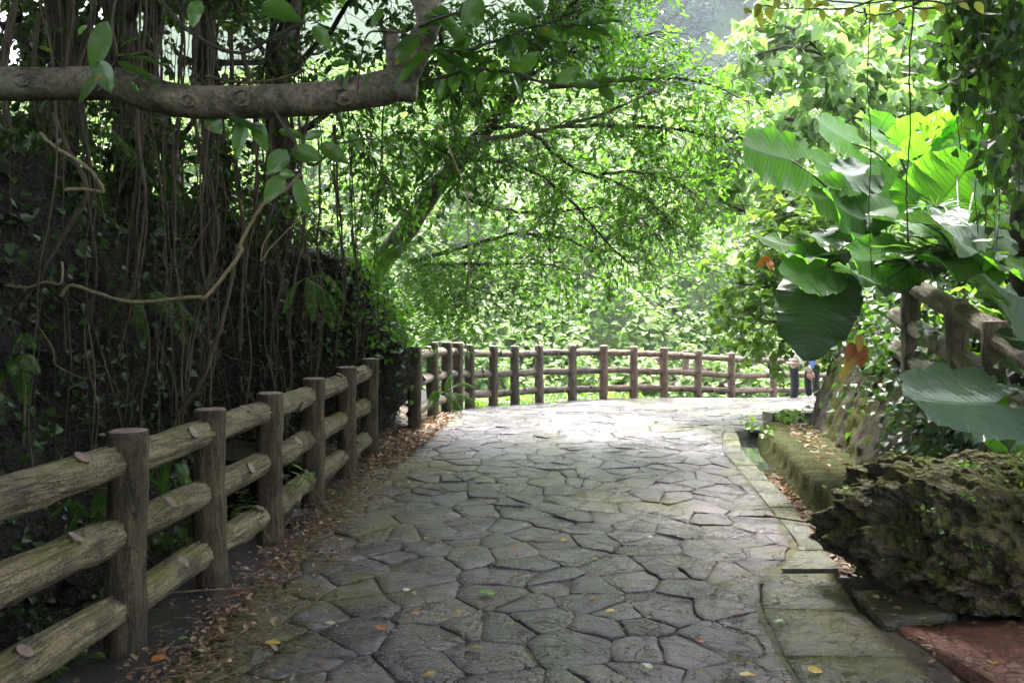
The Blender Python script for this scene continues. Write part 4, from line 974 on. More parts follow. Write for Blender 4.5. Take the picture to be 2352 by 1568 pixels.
# ------------------------------------------------------------------ hanging vines and aerial roots in front of the bank
def rock_front(y): return float(np.interp(y, [0, 8.5, 9.6, 10.4, 12], [-3.0, -2.85, -2.3, -1.3, -1.3]))
def hang_path(x, y, z0, z1, sway, k, rr):
    n = max(6, int((z0 - z1) * 3.2)); P = []; ph = rr.uniform(0, 9)
    for i in range(n + 1):
        t = i / n; z = z0 + (z1 - z0) * t
        P.append(Vector((x + sway * mn.noise(Vector((ph, z * .6, k))) + .03 * mn.noise(Vector((ph, z * 3, 2))), y + sway * mn.noise(Vector((ph + 5, z * .6, k))), z)))
    return P
rv = random.Random(21)
VX = [(20, 5.4), (55, 5.6), (125, 5.7), (150, 6.0), (205, 6.1), (285, 6.3), (310, 6.0), (330, 7.0), (365, 6.6), (410, 7.0), (455, 7.2), (500, 7.0), (540, 7.6), (575, 7.8), (620, 7.6), (660, 8.0), (700, 8.4), (740, 8.2), (770, 8.8), (800, 9.0), (840, 9.4), (90, 6.4), (180, 7.0), (240, 6.8), (260, 7.4), (350, 7.6), (430, 8.0), (600, 8.6), (640, 9.0), (720, 9.2), (870, 9.6), (10, 6.2), (70, 5.0), (480, 6.6)]
for i, (px, d) in enumerate(VX):
    x = (px - 1176) / 1850 * d; y = d; fr = rock_front(y)
    x = min(x, x); z0 = 3.2 + rv.uniform(.3, 1.6); z1 = rv.uniform(-.3, .9) if i % 3 else rv.uniform(.8, 1.6)
    v = empty('hanging_vine', (x, y, z0), 'bundle of twisted brown aerial roots hanging in front of the dark bank', 'vine', 'twisted vine bundles hanging over the bank')
    core = hang_path(x, y, z0, z1, .22, i, rv); big = i % 3 != 2
    for s_ in range(rv.randint(2, 4) if big else rv.randint(1, 2)):
        ph = rv.uniform(0, 6.28); tw = rv.uniform(2, 6) * rv.choice((-1, 1)); ro = rv.uniform(.008, .035)
        P = [p + Vector((math.cos(ph + tw * p.z) * ro, math.sin(ph + tw * p.z) * ro, 0)) for p in core]
        if s_: P = P[:rv.randint(len(P) // 2, len(P))]
        mb = MB(); mb.tube(smooth_path(P, 3, .003), rv.uniform(.006, .013) if big else rv.uniform(.003, .007), 6); mb.build('strand', M['vine'], v)
# fine tangle
mb = MB()
for i in range(380):
    px = rv.uniform(-60, 940); d = rv.uniform(5.0, 9.8); x = (px - 1176) / 1850 * d
    if x > -1.9: continue
    z0 = rv.uniform(2.2, 4.6); z1 = z0 - rv.uniform(.8, 3.2)
    P = hang_path(x, d, z0, max(z1, -.4), .35 if i % 3 else .9, i + 50, rv); mb.tube(smooth_path(P, 2, .01), rv.uniform(.0015, .004), 3)
for i in range(160):                                   # slanting and looping ones
    px = rv.uniform(-60, 1080); d = rv.uniform(5.5, 9.5); z = rv.uniform(.3, 5); p = Vector(((px - 1176) / 1850 * d, d, z))
    a = rv.uniform(0, 3.14); L = rv.uniform(.5, 1.6); e = p + Vector((math.cos(a) * L, rv.uniform(-.2, .2), math.sin(a) * L * .7 * rv.choice((-1, 1)))); mdp = (p + e) / 2 + Vector((0, 0, -rv.uniform(.1, .45)))
    if e.x > -1.7 and e.z < 2.5: continue
    mb.tube(smooth_path([p, mdp, e], 6, .012), rv.uniform(.0015, .004), 3)
tag(mb.build('vine_tangle', M['vine']), 'fine tangle of thin brown vines all over the dark bank', 'vines', kind='stuff')
def liana(pts, d, r, mat, label, dd=0):
    P = [W(p[0], p[1], d + dd * i / len(pts)) for i, p in enumerate(pts)]; mb = MB(); P = smooth_path(P, 6, r * .25)
    mb.tube(P, [r * (1 + .2 * mn.noise(Vector((i * .4, 0, r * 99)))) for i in range(len(P))], 8)
    return tag(mb.build('liana', mat), label, 'vine')
liana([(140, 680), (160, 655), (200, 665), (280, 690), (350, 692), (420, 684), (460, 682), (470, 684), (510, 640), (553, 580), (553, 560), (575, 515), (605, 470), (650, 440), (690, 400)], 4.9, .011, M['vine_pale'], 'long pale liana sagging across the dark bank above the first fence posts')
liana([(92, 305), (130, 340), (180, 370), (215, 400), (238, 438), (225, 440), (190, 434), (150, 436)], 5.2, .011, M['vine_pale'], 'pale curling liana at upper left below the bare limb')
liana([(120, 260), (160, 350), (200, 440), (150, 530), (110, 600), (70, 665), (30, 720)], 5.3, .016, M['vine'], 'dark bent branch running diagonally at the far left')
liana([(10, 655), (60, 660), (100, 648), (140, 650), (142, 600)], 5.1, .007, M['vine_pale'], 'thin pale liana reaching the far left edge')
liana([(505, 470), (460, 540), (420, 600), (385, 618), (375, 590), (380, 560)], 5.6, .006, M['vine'], 'thin looping vine left of the sagging pale liana')
liana([(720, 470), (670, 520), (620, 570), (600, 600), (605, 560), (625, 530)], 5.0, .005, M['vine_pale'], 'thin vine crossing the end of the sagging pale liana')
liana([(545, 560), (520, 700), (490, 800), (460, 880), (400, 960)], 6.2, .018, M['vine'], 'dark thick root slanting down behind the second fence post')
liana([(80, 740), (120, 800), (130, 840), (200, 870), (240, 858)], 5.4, .008, M['vine'], 'short vine branch crossing the left bundles')
liana([(370, 0), (420, 60), (500, 110), (560, 120), (620, 90), (700, 50)], 4.2, .010, M['dark_trunk'], 'thin dark branch sagging above the bare limb')
liana([(470, 175), (560, 190), (650, 180), (700, 160)], 4.6, .009, M['vine'], 'reddish thin branch just above the bare limb')
liana([(1010, 280), (1030, 340), (1070, 440), (1075, 520), (1078, 700)], 6.5, .006, M['vine_pale'], 'thin pale vine hanging free before the arching tree')

# foliage between the trunks: loose shrubs on and behind the bank (bright where open sky reaches them)
def bush(x, y, z, r, n, L, Wd, mat, label, group, shape='oval', squash=.8, cat='shrub', name='shrub', sub=2, per=5):
    t = empty(name, (x, y, z), label, cat, group); k = 7; mb = MB(); AA, DD = [], []
    for i in range(k):
        a = random.uniform(0, 6.28); e = Vector((x + math.cos(a) * r * .7, y + math.sin(a) * r * .7, z + r * squash * random.uniform(.5, 1.3)))
        q = smooth_path([Vector((x, y, z - .1)), Vector((x, y, z)).lerp(e, .5) + Vector((0, 0, .12 * r)), e], 4, .02 * r); mb.tube(q, [max(.006, .018 * (1 - j / len(q))) for j in range(len(q))], 5)
        a_, d_ = sample_poly(q, 12, bias=.35); AA.append(a_); DD.append(d_)
    mb.build('stems', M['twig'], t)
    spray_crown(t, np.concatenate(AA), np.concatenate(DD), n, (r * .3, r * .75), L, Wd, per, mat, M['twig'], shape=shape, sub=sub, droop=.12, hang=.15, name='leaves')
rb = random.Random(3)
for i in range(15):
    x, y = rb.uniform(-11, -3.2), rb.uniform(12.5, 20)
    if x / y > -.22: x = -.24 * y - rb.uniform(0, 4)
    z = 2.6 if y < 15 else 1.9
    bush(x, y, z - .3, rb.uniform(1.3, 2.0), 70, .17, .09, M['leaf_broad'], 'bright green bush glimpsed between the dark trunks behind the bank', 'bright bushes behind the bank')
for i, (x, y) in enumerate([(-3.9, 6.6), (-4.4, 5.6), (-3.6, 7.6), (-3.3, 8.6), (-4.6, 7.4), (-3.0, 9.3), (-2.8, 10.2), (-5.2, 8.2)]):
    bush(x, y, bank_top(x, y) - .1, .75, 46, .11, .05, M['leaf_dark'], 'dark low shrub on the rim of the left bank', 'dark shrubs on the bank rim')
# leaves of creepers scattered on the bank face and ditch
def scatter_on(V, cond, n, L, Wd, mat, name, label, cat, parent=None, shape='heart', off=.03, clump=1):
    Q = V[cond]; idx = rng.integers(0, len(Q), n); p = Q[idx] + rng.normal(size=(n, 3)) * .05
    p = np.repeat(p, clump, 0) + rng.normal(size=(n * clump, 3)) * L * .9
    D = nrm(rng.normal(size=p.shape) * [1, 1, .6] - [0, 0, .5]); N = nrm(rng.normal(size=p.shape) * .45 + [.5, -.6, .7]); s = rng.uniform(.6, 1.2, len(p))
    LV, LF = leaves(p + [0, -off, off], D, N, L * s, Wd * s, shape); o = leaf_obj(name, LV, LF, mat, parent, 'stuff'); return tag(o, label, cat, kind='stuff')
BK = np.array([v.co[:] for v in bank.data.vertices])
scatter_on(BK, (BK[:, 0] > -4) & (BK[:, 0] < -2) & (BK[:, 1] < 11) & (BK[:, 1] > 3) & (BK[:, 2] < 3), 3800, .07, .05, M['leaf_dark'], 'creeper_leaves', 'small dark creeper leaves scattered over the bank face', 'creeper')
scatter_on(BK, (BK[:, 0] > -6) & (BK[:, 0] < -2.4) & (BK[:, 1] < 12) & (BK[:, 1] > 4) & (BK[:, 2] > 2.3), 1500, .09, .05, M['leaf_dark'], 'bank_rim_leaves', 'leafy ground cover on the rim of the left bank', 'ground cover', clump=2)
scatter_on(BK, (BK[:, 0] > -2.9) & (BK[:, 0] < -2.0) & (BK[:, 1] < 9) & (BK[:, 1] > 2.2) & (BK[:, 2] < .2), 230, .11, .07, M['leaf_dark'], 'ditch_plants', 'low leafy plants in the ditch behind the near fence', 'ground cover', clump=3, off=.06)
scatter_on(BK, (BK[:, 0] > -4) & (BK[:, 0] < -1.4) & (BK[:, 1] < 11.5) & (BK[:, 1] > 3) & (BK[:, 2] < 3), 1300, .085, .06, M['leaf_ivy'], 'pale_creeper_leaves', 'pale grey leaves of a creeper dotted over the dark bank', 'creeper', clump=2, off=.12)
outc = (BK[:, 0] > -2.3) & (BK[:, 1] > 9.5) & (BK[:, 1] < 13) & (BK[:, 2] > .1)
scatter_on(BK, outc & (BK[:, 2] > 1.2), 700, .10, .05, M['leaf_tree'], 'outcrop_leaves', 'green creepers covering the top of the rock outcrop', 'creeper', clump=3, off=.06)

# ------------------------------------------------------------------ ferns
def frond(parent, base, tip, sag, width, mat, npin=30, bright=None):
    base, tip = Vector(base), Vector(tip); md = (base + tip) / 2 + Vector((0, 0, sag)); P = smooth_path([base, md, tip], 10); mb = MB()
    mb.tube(P, [.004 * (1 - .7 * i / len(P)) for i in range(len(P))], 4)
    pts, _ = A3(P), None; seg = np.r_[0, np.cumsum(np.linalg.norm(np.diff(pts, axis=0), axis=1))]; t = np.linspace(.08, .98, npin) * seg[-1]
    q = np.stack([np.interp(t, seg, pts[:, k]) for k in range(3)], 1); tan = nrm(np.gradient(q, axis=0)); side = nrm(np.cross(tan, np.array([0.02, -.35, .94]))); nn_ = nrm(np.cross(side, tan))
    w = width * np.sin(np.pi * np.clip(np.linspace(.06, .97, npin), 0, 1)) ** .6
    p = np.r_[q, q]; D = np.r_[side + tan * .35, -side + tan * .35] - np.array([0, 0, .12]); L = np.r_[w, w]; V, F = leaves(p, D, np.r_[nn_, nn_] + rng.normal(size=p.shape) * .12, L, np.maximum(L * .14, .008), 'lance', .05, .25)
    mb.add(V.tolist(), F.tolist()); return mb.build('frond', mat, parent, smooth=False)
def fern(base, tips, label, mat=None, group='ferns on the bank', width=.09, sag=.12):
    f = empty('fern', base, label, 'fern', group)
    for t in tips: frond(f, base, t, sag + random.uniform(-.03, .08), width * random.uniform(.85, 1.15), mat or M['fern'])
fern(W(925, 560, 9.5), [W(*p) for p in [(1060, 640, 9), (1090, 720, 9.1), (1010, 700, 9), (960, 760, 9), (1040, 770, 9.1), (1100, 600, 9.4), (860, 660, 9), (1000, 820, 9), (930, 700, 8.8)]], 'bright hanging fern with drooping fronds on the rock outcrop', width=.12)
fern(W(955, 640, 9.4), [W(*p) for p in [(1020, 790, 9), (1075, 780, 9.2), (985, 850, 9), (1125, 700, 9.3), (920, 790, 9)]], 'lower fern hanging over the corner of the rock outcrop', width=.11)
fern(W(865, 480, 9.2), [W(*p) for p in [(880, 640, 9), (860, 700, 9), (900, 740, 9), (840, 600, 9), (930, 600, 9.2)]], 'narrow fern with long straight fronds above the outcrop', width=.08)
fern(W(700, 640, 7.9), [W(*p) for p in [(790, 745, 7.7), (765, 760, 7.7), (720, 740, 7.7), (650, 720, 7.8), (800, 700, 7.8)]], 'grey shining fern on the dark bank above the last near posts', width=.06)
fern(W(310, 690, 6.8), [W(*p) for p in [(430, 790, 6.5), (400, 720, 6.5), (330, 800, 6.5), (240, 750, 6.6), (450, 740, 6.6)]], 'dim grey fern in the middle of the dark bank', width=.07)
fern(W(180, 320, 6.3), [W(*p) for p in [(350, 420, 6.1), (300, 360, 6.1), (120, 400, 6.2), (240, 500, 6.1)]], 'grey broad fern below the bare limb on the left', width=.07)
fern(W(10, 870, 5.1), [W(*p) for p in [(90, 860, 4.9), (60, 930, 4.9), (-30, 940, 4.9), (80, 800, 5)]], 'pale leafed fern at the left edge above the near fence', width=.06)
fern(W(395, 1060, 4.9), [W(*p) for p in [(440, 1150, 4.8), (370, 1140, 4.8), (430, 1090, 4.8), (330, 1120, 4.9)]], 'small dark fern seen between the first two near posts', width=.04, sag=.05)
fern(W(210, 1190, 4.3), [W(*p) for p in [(260, 1260, 4.2), (150, 1240, 4.2), (110, 1190, 4.3), (240, 1180, 4.3)]], 'small dark fern behind the middle rail of the nearest bay', width=.04, sag=.05)
fern(W(1020, 900, 10.3), [W(*p) for p in [(1090, 890, 10), (1060, 960, 10), (985, 940, 10), (1050, 860, 10.2), (1100, 930, 10.1)]], 'small green fern at the foot of the outcrop by the far fence', width=.08, sag=.05)

# plants poking through the near fence
def leafy_plant(x, y, z, h, n, L, Wd, mat, label, group, up=1.0, spread=.5, shape='oval', name='leafy_plant'):
    t = empty(name, (x, y, z), label, 'plant', group)
    for i in range(n):
        a = random.uniform(0, 6.28); e = Vector((x + math.cos(a) * h * spread * random.uniform(.4, 1), y + math.sin(a) * h * spread * random.uniform(.4, 1), z + h * up * random.uniform(.5, 1)))
        q = smooth_path([Vector((x, y, z)), Vector((x, y, z)).lerp(e, .55) + Vector((0, 0, .12 * h)), e], 4, .004); mb = MB(); mb.tube(q, .0022, 4); st = mb.build('stem', M['petiole'], t)
        for j in range(3):
            b = q[-1 - j * 2]; a2 = a + random.uniform(-1.3, 1.3); l = L * random.uniform(.7, 1.1)
            big_simple_leaf(t, b, b + Vector((math.cos(a2) * l, math.sin(a2) * l, random.uniform(-.4, .15) * l)), Wd * l / L, mat, (0, 0, 1))
PLT = [(-2.3, 3.4, -.35, .5, 9, .17, .08, 'broad dark leaves under the bottom rail at lower left'), (-2.25, 4.6, -.3, .45, 6, .1, .045, 'weedy plant between the first two near posts'), (-2.15, 5.6, -.15, .75, 9, .16, .07, 'bright leafy plant behind the gap after the second near post'),
       (-2.1, 6.6, -.1, .5, 7, .13, .06, 'leafy plant behind the third near post'), (-2.45, 5.0, .1, .6, 5, .15, .1, 'plant with lobed leaves under the second top rail'), (-1.82, 6.35, .05, .55, 6, .11, .045, 'bright weed leaning out between the rails near the path'), (-2.3, 7.6, 0, 1.2, 6, .09, .04, 'thin upright weed standing above the fourth near post'),
       (-1.55, 7.3, .03, .12, 3, .05, .025, 'tiny seedling on the path edge by the fourth post'), (-2.2, 3.9, -.2, .4, 5, .09, .04, 'small weed beside the foot of the first near post')]
for p in PLT: leafy_plant(*p[:7], M['leaf_shrub'], p[7], 'plants by the near fence')
rp = random.Random(8)
mb = MB()
for (a, b, c) in [((640, 1050), (660, 1110), (700, 1190)), ((720, 1120), (760, 1170), (800, 1165)), ((330, 1170), (290, 1150), (235, 1095)), ((660, 1200), (625, 1240), (590, 1190)), ((230, 1040), (300, 1110), (355, 1130)), ((555, 865), (560, 900), (620, 950)), ((600, 950), (640, 945), (690, 1010)), ((565, 820), (600, 830), (610, 870))]:
    mb.tube(smooth_path([W(*a, 4.6), W(*b, 4.55), W(*c, 4.6)], 6, .004), .0018, 4)
tag(mb.build('tendrils', M['petiole']), 'thin green tendrils winding round the near fence', 'tendril', kind='stuff')

# ------------------------------------------------------------------ hillside cover
n = 115000
x = rng.uniform(-.78, .82, n); y = 21.2 + rng.uniform(0, 1, n) ** 1.5 * 40
x = x * y
z = np.array([hill_h(a, b) for a, b in zip(x, y)])
cl = np.array([mn.noise(Vector((a * .45, b * .45, 5))) + .5 * mn.noise(Vector((a * 1.3, b * 1.3, 2))) for a, b in zip(x, y)])
z += np.clip(cl + .25, 0, 1.2) * 1.7 + rng.uniform(0, .35, n)
P = np.stack([x, y, z], 1); D = nrm(rng.normal(size=P.shape) * [1, .8, .35] + [0, -.4, -.35]); N = nrm(rng.normal(size=P.shape) * .4 + [0, -.45, .9]); s = rng.uniform(.5, 1.25, n) * (.22 + .012 * np.maximum(y - 24, 0))
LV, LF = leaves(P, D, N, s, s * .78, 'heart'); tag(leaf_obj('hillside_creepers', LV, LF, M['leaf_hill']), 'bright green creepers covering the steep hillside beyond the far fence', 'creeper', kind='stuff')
n = 14000                                           # finer growth just behind the far fence
x = rng.uniform(-4, 13, n); y = rng.uniform(0, 1, n); y = 17.2 + y * 6 + np.abs(x - 2) * .12; 
gfar = np.array([G(b) for b in y]) - .5
keep = (y > np.array([np.interp(a, [p[1] for p in PL[9:]], [p[0] for p in PL[9:]]) + .35 for a in x])) & ((x < 3.3) | (y > 24.4))
P = np.stack([x, y, gfar + rng.power(2, n) * .55], 1)[keep]; k = len(P)
D = nrm(rng.normal(size=P.shape) * [1, .8, .5] + [0, -.2, .1]); N = nrm(rng.normal(size=P.shape) * .5 + [0, -.3, .9]); s = rng.uniform(.6, 1.2, k) * .12
LV, LF = leaves(P, D, N, s, s * .7, 'oval'); tag(leaf_obj('verge_plants', LV, LF, M['leaf_shrub']), 'bright low plants growing at the foot of the far fence', 'ground cover', kind='stuff')
hb = random.Random(15)
for i in range(26):
    y = hb.uniform(23, 38); x = hb.uniform(-.42, .62) * y
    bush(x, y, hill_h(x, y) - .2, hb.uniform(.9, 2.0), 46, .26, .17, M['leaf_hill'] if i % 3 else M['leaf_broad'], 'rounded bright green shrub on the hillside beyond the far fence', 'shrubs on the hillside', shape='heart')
# far blue-green trees high up behind the notch
fr_ = random.Random(4)
for i in range(34):
    y = fr_.uniform(96, 132); x = y * fr_.uniform(.10, .36); z = far_h(x, y)
    t = empty('distant_tree', (x, y, z), 'hazy dark tree on the distant slope above the bright hillside', 'tree', 'hazy trees on the distant slope'); h = fr_.uniform(7, 12)
    mb = MB(); mb.tube([(x, y, z - .5), (x, y, z + h * .6)], [.3, .15], 6); mb.build('trunk', M['dark_trunk'], t)
    k = 1000; u = nrm(rng.normal(size=(k, 3))) * rng.uniform(.5, 1, (k, 1)); u = u * (1 + .3 * rng.normal(size=(k, 1)) * .4)
    P = u * [h * .5, h * .5, h * .42] + [x, y, z + h * .7]; s = rng.uniform(.5, 1.1, k) * .75
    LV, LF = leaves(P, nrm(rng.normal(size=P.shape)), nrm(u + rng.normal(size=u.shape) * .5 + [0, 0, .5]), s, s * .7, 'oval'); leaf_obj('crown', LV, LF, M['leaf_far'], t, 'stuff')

# ------------------------------------------------------------------ broad-leaved trees at right, behind the wall
def broad_tree(base, limbs, label, n, L, Wd, mat, hang=.8, twr=(.012, .003), Lr=(.4, 1.1), sub=2, shape='heart', up=.6, barkm='dark_trunk', group=None, per=4, jit=.5):
    t = empty('broadleaf_tree', limbs[0][0][0], label, 'tree', group); AA, DD = [], []
    for j, (pts, r0, r1) in enumerate(limbs):
        limb(t, pts, r0, r1, M[barkm], 'trunk' if j == 0 else 'branch', 8, 5, .015)
        a, d = sample_poly(pts, 40, bias=.25); AA.append(a); DD.append(d)
    spray_crown(t, np.concatenate(AA), np.concatenate(DD), n, Lr, L, Wd, per, mat, M['twig'], shape=shape, sub=sub, hang=hang, up=up, droop=.08, twr=twr, name='crown', jit=jit)
    return t
broad_tree(None, [([Vector((8.5, 15.5, 0)), W(2160, 420, 14.5), W(2060, 345, 14), W(1990, 272, 14), W(1935, 240, 14), W(1885, 165, 14)], .13, .05), ([W(1990, 272, 14), W(1900, 285, 13.8), W(1800, 275, 13.6)], .06, .02), ([W(1985, 268, 14), W(1950, 205, 13.7), W(1910, 130, 13.5)], .05, .02), ([W(2030, 262, 14), W(2100, 270, 14.3), W(2200, 275, 14.6)], .05, .02),
    ([W(1990, 272, 14), W(2035, 240, 14.2), W(2010, 190, 14.4), W(2080, 110, 14.6)], .05, .02), ([W(1910, 130, 13.5), W(1800, 110, 13.5), W(1700, 150, 13.6)], .04, .015), ([W(2080, 110, 14.6), W(2150, 60, 14.8)], .04, .02), ([W(1885, 165, 14), W(1860, 90, 14), W(1780, 50, 14)], .04, .02)],
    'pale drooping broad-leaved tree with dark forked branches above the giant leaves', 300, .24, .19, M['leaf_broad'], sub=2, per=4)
broad_tree(None, [([Vector((6.6, 14.6, .2)), W(1850, 520, 13.6), W(1760, 400, 13.2), W(1680, 320, 13)], .07, .03), ([W(1760, 400, 13.2), W(1640, 380, 13)], .03, .015), ([W(1720, 370, 13.2), W(1690, 300, 12.8), W(1620, 280, 12.7)], .03, .015), ([W(1850, 520, 13.6), W(1740, 500, 13.2), W(1660, 460, 13)], .03, .015)],
    'young tree with large pale hanging leaves beside the crown of the arching tree', 110, .23, .18, M['leaf_broad'], hang=.9, sub=1, per=4)
broad_tree(None, [([Vector((11.5, 18, 0)), W(2280, 300, 17), W(2230, 120, 16.5), W(2150, 0, 16)], .15, .06), ([W(2280, 300, 17), W(2180, 230, 16.5), W(2080, 180, 16)], .06, .02), ([W(2230, 120, 16.5), W(2100, 60, 16), W(1950, 40, 16)], .06, .02), ([W(2280, 300, 17), W(2200, 350, 16.4), W(2080, 400, 16)], .06, .02)],
    'tall yellowish green tree at the top right behind the pale drooping one', 200, .26, .17, M['leaf_shrub'], hang=.3, sub=2, per=4)
broad_tree(None, [([Vector((4.9, 12.6, 1.0)), W(1900, 640, 12), W(1800, 560, 11.6), W(1700, 540, 11.4)], .05, .02), ([W(1900, 640, 12), W(1800, 660, 11.6), W(1690, 650, 11.4)], .03, .01), ([W(1880, 630, 12), W(1850, 520, 11.8), W(1780, 460, 11.6)], .03, .01), ([W(1850, 700, 11.9), W(1780, 740, 11.7), W(1700, 710, 11.5)], .025, .01), ([W(1870, 600, 12), W(1900, 500, 12), W(1870, 430, 12)], .03, .01)],
    'leafy shrub leaning out over the path below the giant leaves', 190, .13, .10, M['leaf_shrub'], hang=.25, sub=2, Lr=(.35, .8), twr=(.006, .002), per=5)
broad_tree(None, [([Vector((5.2, 12.4, 1.0)), W(1905, 760, 11.8), W(1850, 760, 11.5), W(1790, 790, 11.4)], .03, .01), ([W(1905, 740, 11.8), W(1870, 700, 11.6), W(1830, 640, 11.5)], .03, .01)],
    'small shrub hanging over the wall end in front of the two people', 60, .12, .10, M['leaf_shrub'], hang=.5, sub=1, Lr=(.3, .6), twr=(.006, .002), per=5)
# branch with yellowish leaves dipping in at the top right
tb = empty('overhead_branch', W(2400, -60, 5), 'yellow leaved branch dipping in at the top edge over the broad-leaved tree', 'branch')
for pts in ([(2400, -60), (2200, 5), (2100, 0), (1960, 8), (1850, -4), (1760, 2)], [(2180, 10), (2130, 22), (2080, 18), (2020, 35), (1960, 25), (1900, 15)], [(2100, 0), (2050, -8), (1930, 20), (1800, 18), (1735, 10)], [(1985, 20), (1992, 45), (1975, 65)]):
    limb(tb, [W(a, b, 5) for a, b in pts], .008, .003, M['twig'], 'twig', 6, 5, .006)
for a, b in [((1745, 8), (1735, 40)), ((1740, 12), (1752, 68)), ((1765, 15), (1770, 45)), ((1790, 0), (1778, 20)), ((1885, 22), (1893, 48)), ((1860, 0), (1850, 24)), ((1960, 20), (1940, 35)), ((1800, 5), (1812, 18)), ((2000, 30), (2012, 55)), ((2060, 25), (2070, 48)), ((2120, 22), (2125, 50)), ((2150, 10), (2172, 30)), ((1905, 8), (1880, 10)), ((2040, 10), (2020, 24)), ((2200, 8), (2230, 20)), ((2240, 5), (2260, 30)), ((1870, 10), (1888, 12)), ((1720, 20), (1712, 30))]:
    big_simple_leaf(tb, W(*a, 5), W(*b, 4.97), .055, M['leaf_yellow'], (random.uniform(-.4, .4), -1, .3))
# vine-draped dark tree at the right edge
vt = empty('vine_draped_tree', (5.0, 7.6, 1), 'dark tree trunk at the right edge draped with curtains of heart-shaped leaves', 'tree')
limb(vt, [Vector((5.0, 7.8, .7)), Vector((4.75, 7.4, 2.4)), Vector((4.7, 7.2, 4)), Vector((4.5, 7, 6))], .16, .1, M['dark_trunk'], 'trunk', 12, 5, .03)
AA, DD = [], []
for pts in ([(2420, 0, 7.2), (2300, -20, 6.8), (2180, -30, 6.5), (2100, 10, 6.4)], [(2360, -60, 6.5), (2260, 20, 6.2), (2200, 90, 6.1)], [(2400, 200, 6.5), (2300, 180, 6.2)], [(2380, 100, 6), (2280, 60, 5.9)]):
    limb(vt, pt(pts), .04, .012, M['dark_trunk'], 'branch', 8, 5, .02)
cv = []
for i in range(62):
    px = rv.uniform(2190, 2440); d = rv.uniform(5.6, 7.4); x = (px - 1176) / 1850 * d; z0 = rv.uniform(4.0, 5.2); zb = EYE - (rv.uniform(120, 640) - 732) / 1850 * d
    if px < 2260: zb = max(zb, EYE - (rv.uniform(60, 430) - 732) / 1850 * d)
    cv.append(A3(hang_path(x, d, z0, min(zb, z0 - .5), .18, i + 300, rv)))
VV, FF, pp, dn, nq = [], [], [], [], []
mb = MB()
for q in cv:
    mb.tube([tuple(a) for a in q], .004, 3)
    m_ = int(len(q) * 3.4); t = rng.uniform(0, len(q) - 1.01, m_); i = t.astype(int); f = (t - i)[:, None]; p = q[i] * (1 - f) + q[i + 1] * f
    pp.append(p + rng.normal(size=p.shape) * .03); dn.append(rng.normal(size=p.shape) * [.6, .5, .3] - [0, 0, .8]); nq.append(rng.normal(size=p.shape) * .5 + [-.4, -.8, .35])
mb.build('hanging_stems', M['vine'], vt)['kind'] = 'stuff'
pp, dn, nq = np.concatenate(pp), np.concatenate(dn), np.concatenate(nq); s = rng.uniform(.6, 1.2, len(pp)) * .12
LV, LF = leaves(pp, nrm(dn), nrm(nq), s, s * .72, 'heart'); leaf_obj('leaf_curtain', LV, LF, M['leaf_dark'], vt, 'stuff')
k = 1500; P = np.stack([rng.uniform(3.4, 8, k), rng.uniform(6, 9, k), rng.uniform(3.4, 6, k)], 1); P = P[(P[:, 0] / P[:, 1] > .52 - .05 * (P[:, 2] - 3.4))]; s = rng.uniform(.6, 1.2, len(P)) * .13
LV, LF = leaves(P, nrm(rng.normal(size=P.shape) - [0, 0, .4]), nrm(rng.normal(size=P.shape) * .5 + [0, -.4, .7]), s, s * .6, 'oval'); leaf_obj('crown', LV, LF, M['leaf_dark'], vt, 'stuff')
# two long thin hanging threads
for px, d, y1, lab, rr_ in ((2000, 7.0, 640, 'left one of two long thin hanging vines before the giant leaves', .005), (2082, 6.6, 560, 'right one of two long thin hanging vines before the giant leaves', .0065), (1955, 6.9, 0, '', 0)):
    if not rr_: continue
    P = [W(px + (-6 if px < 2050 else 14) * (1 - i / 14) + 3 * math.sin(i), -60 + (y1 + 60) * i / 14, d) for i in range(15)]
    mb = MB(); mb.tube(smooth_path(P, 3, .004), rr_, 5); tag(mb.build('thin_vine', M['vine']), lab, 'vine')
# background shrubs behind the giant leaves and up the right bank
for i, (x, y, r) in enumerate([(6.2, 10.5, 1.0), (7.2, 9, 1.1), (6.0, 8.2, .8), (5.4, 9.4, .7), (7.5, 12, 1.4), (9, 11, 1.4), (5.9, 11.8, .9), (9.5, 14.5, 1.8), (7.4, 14, 1.3), (11, 16, 2)]):
    bush(x, y, rbank(x, min(y, 15)) - .1, r, 60, .15, .10, M['leaf_shrub'] if i % 2 else M['leaf_dark'], 'leafy shrub on the right bank behind the giant leaves', 'shrubs on the right bank')

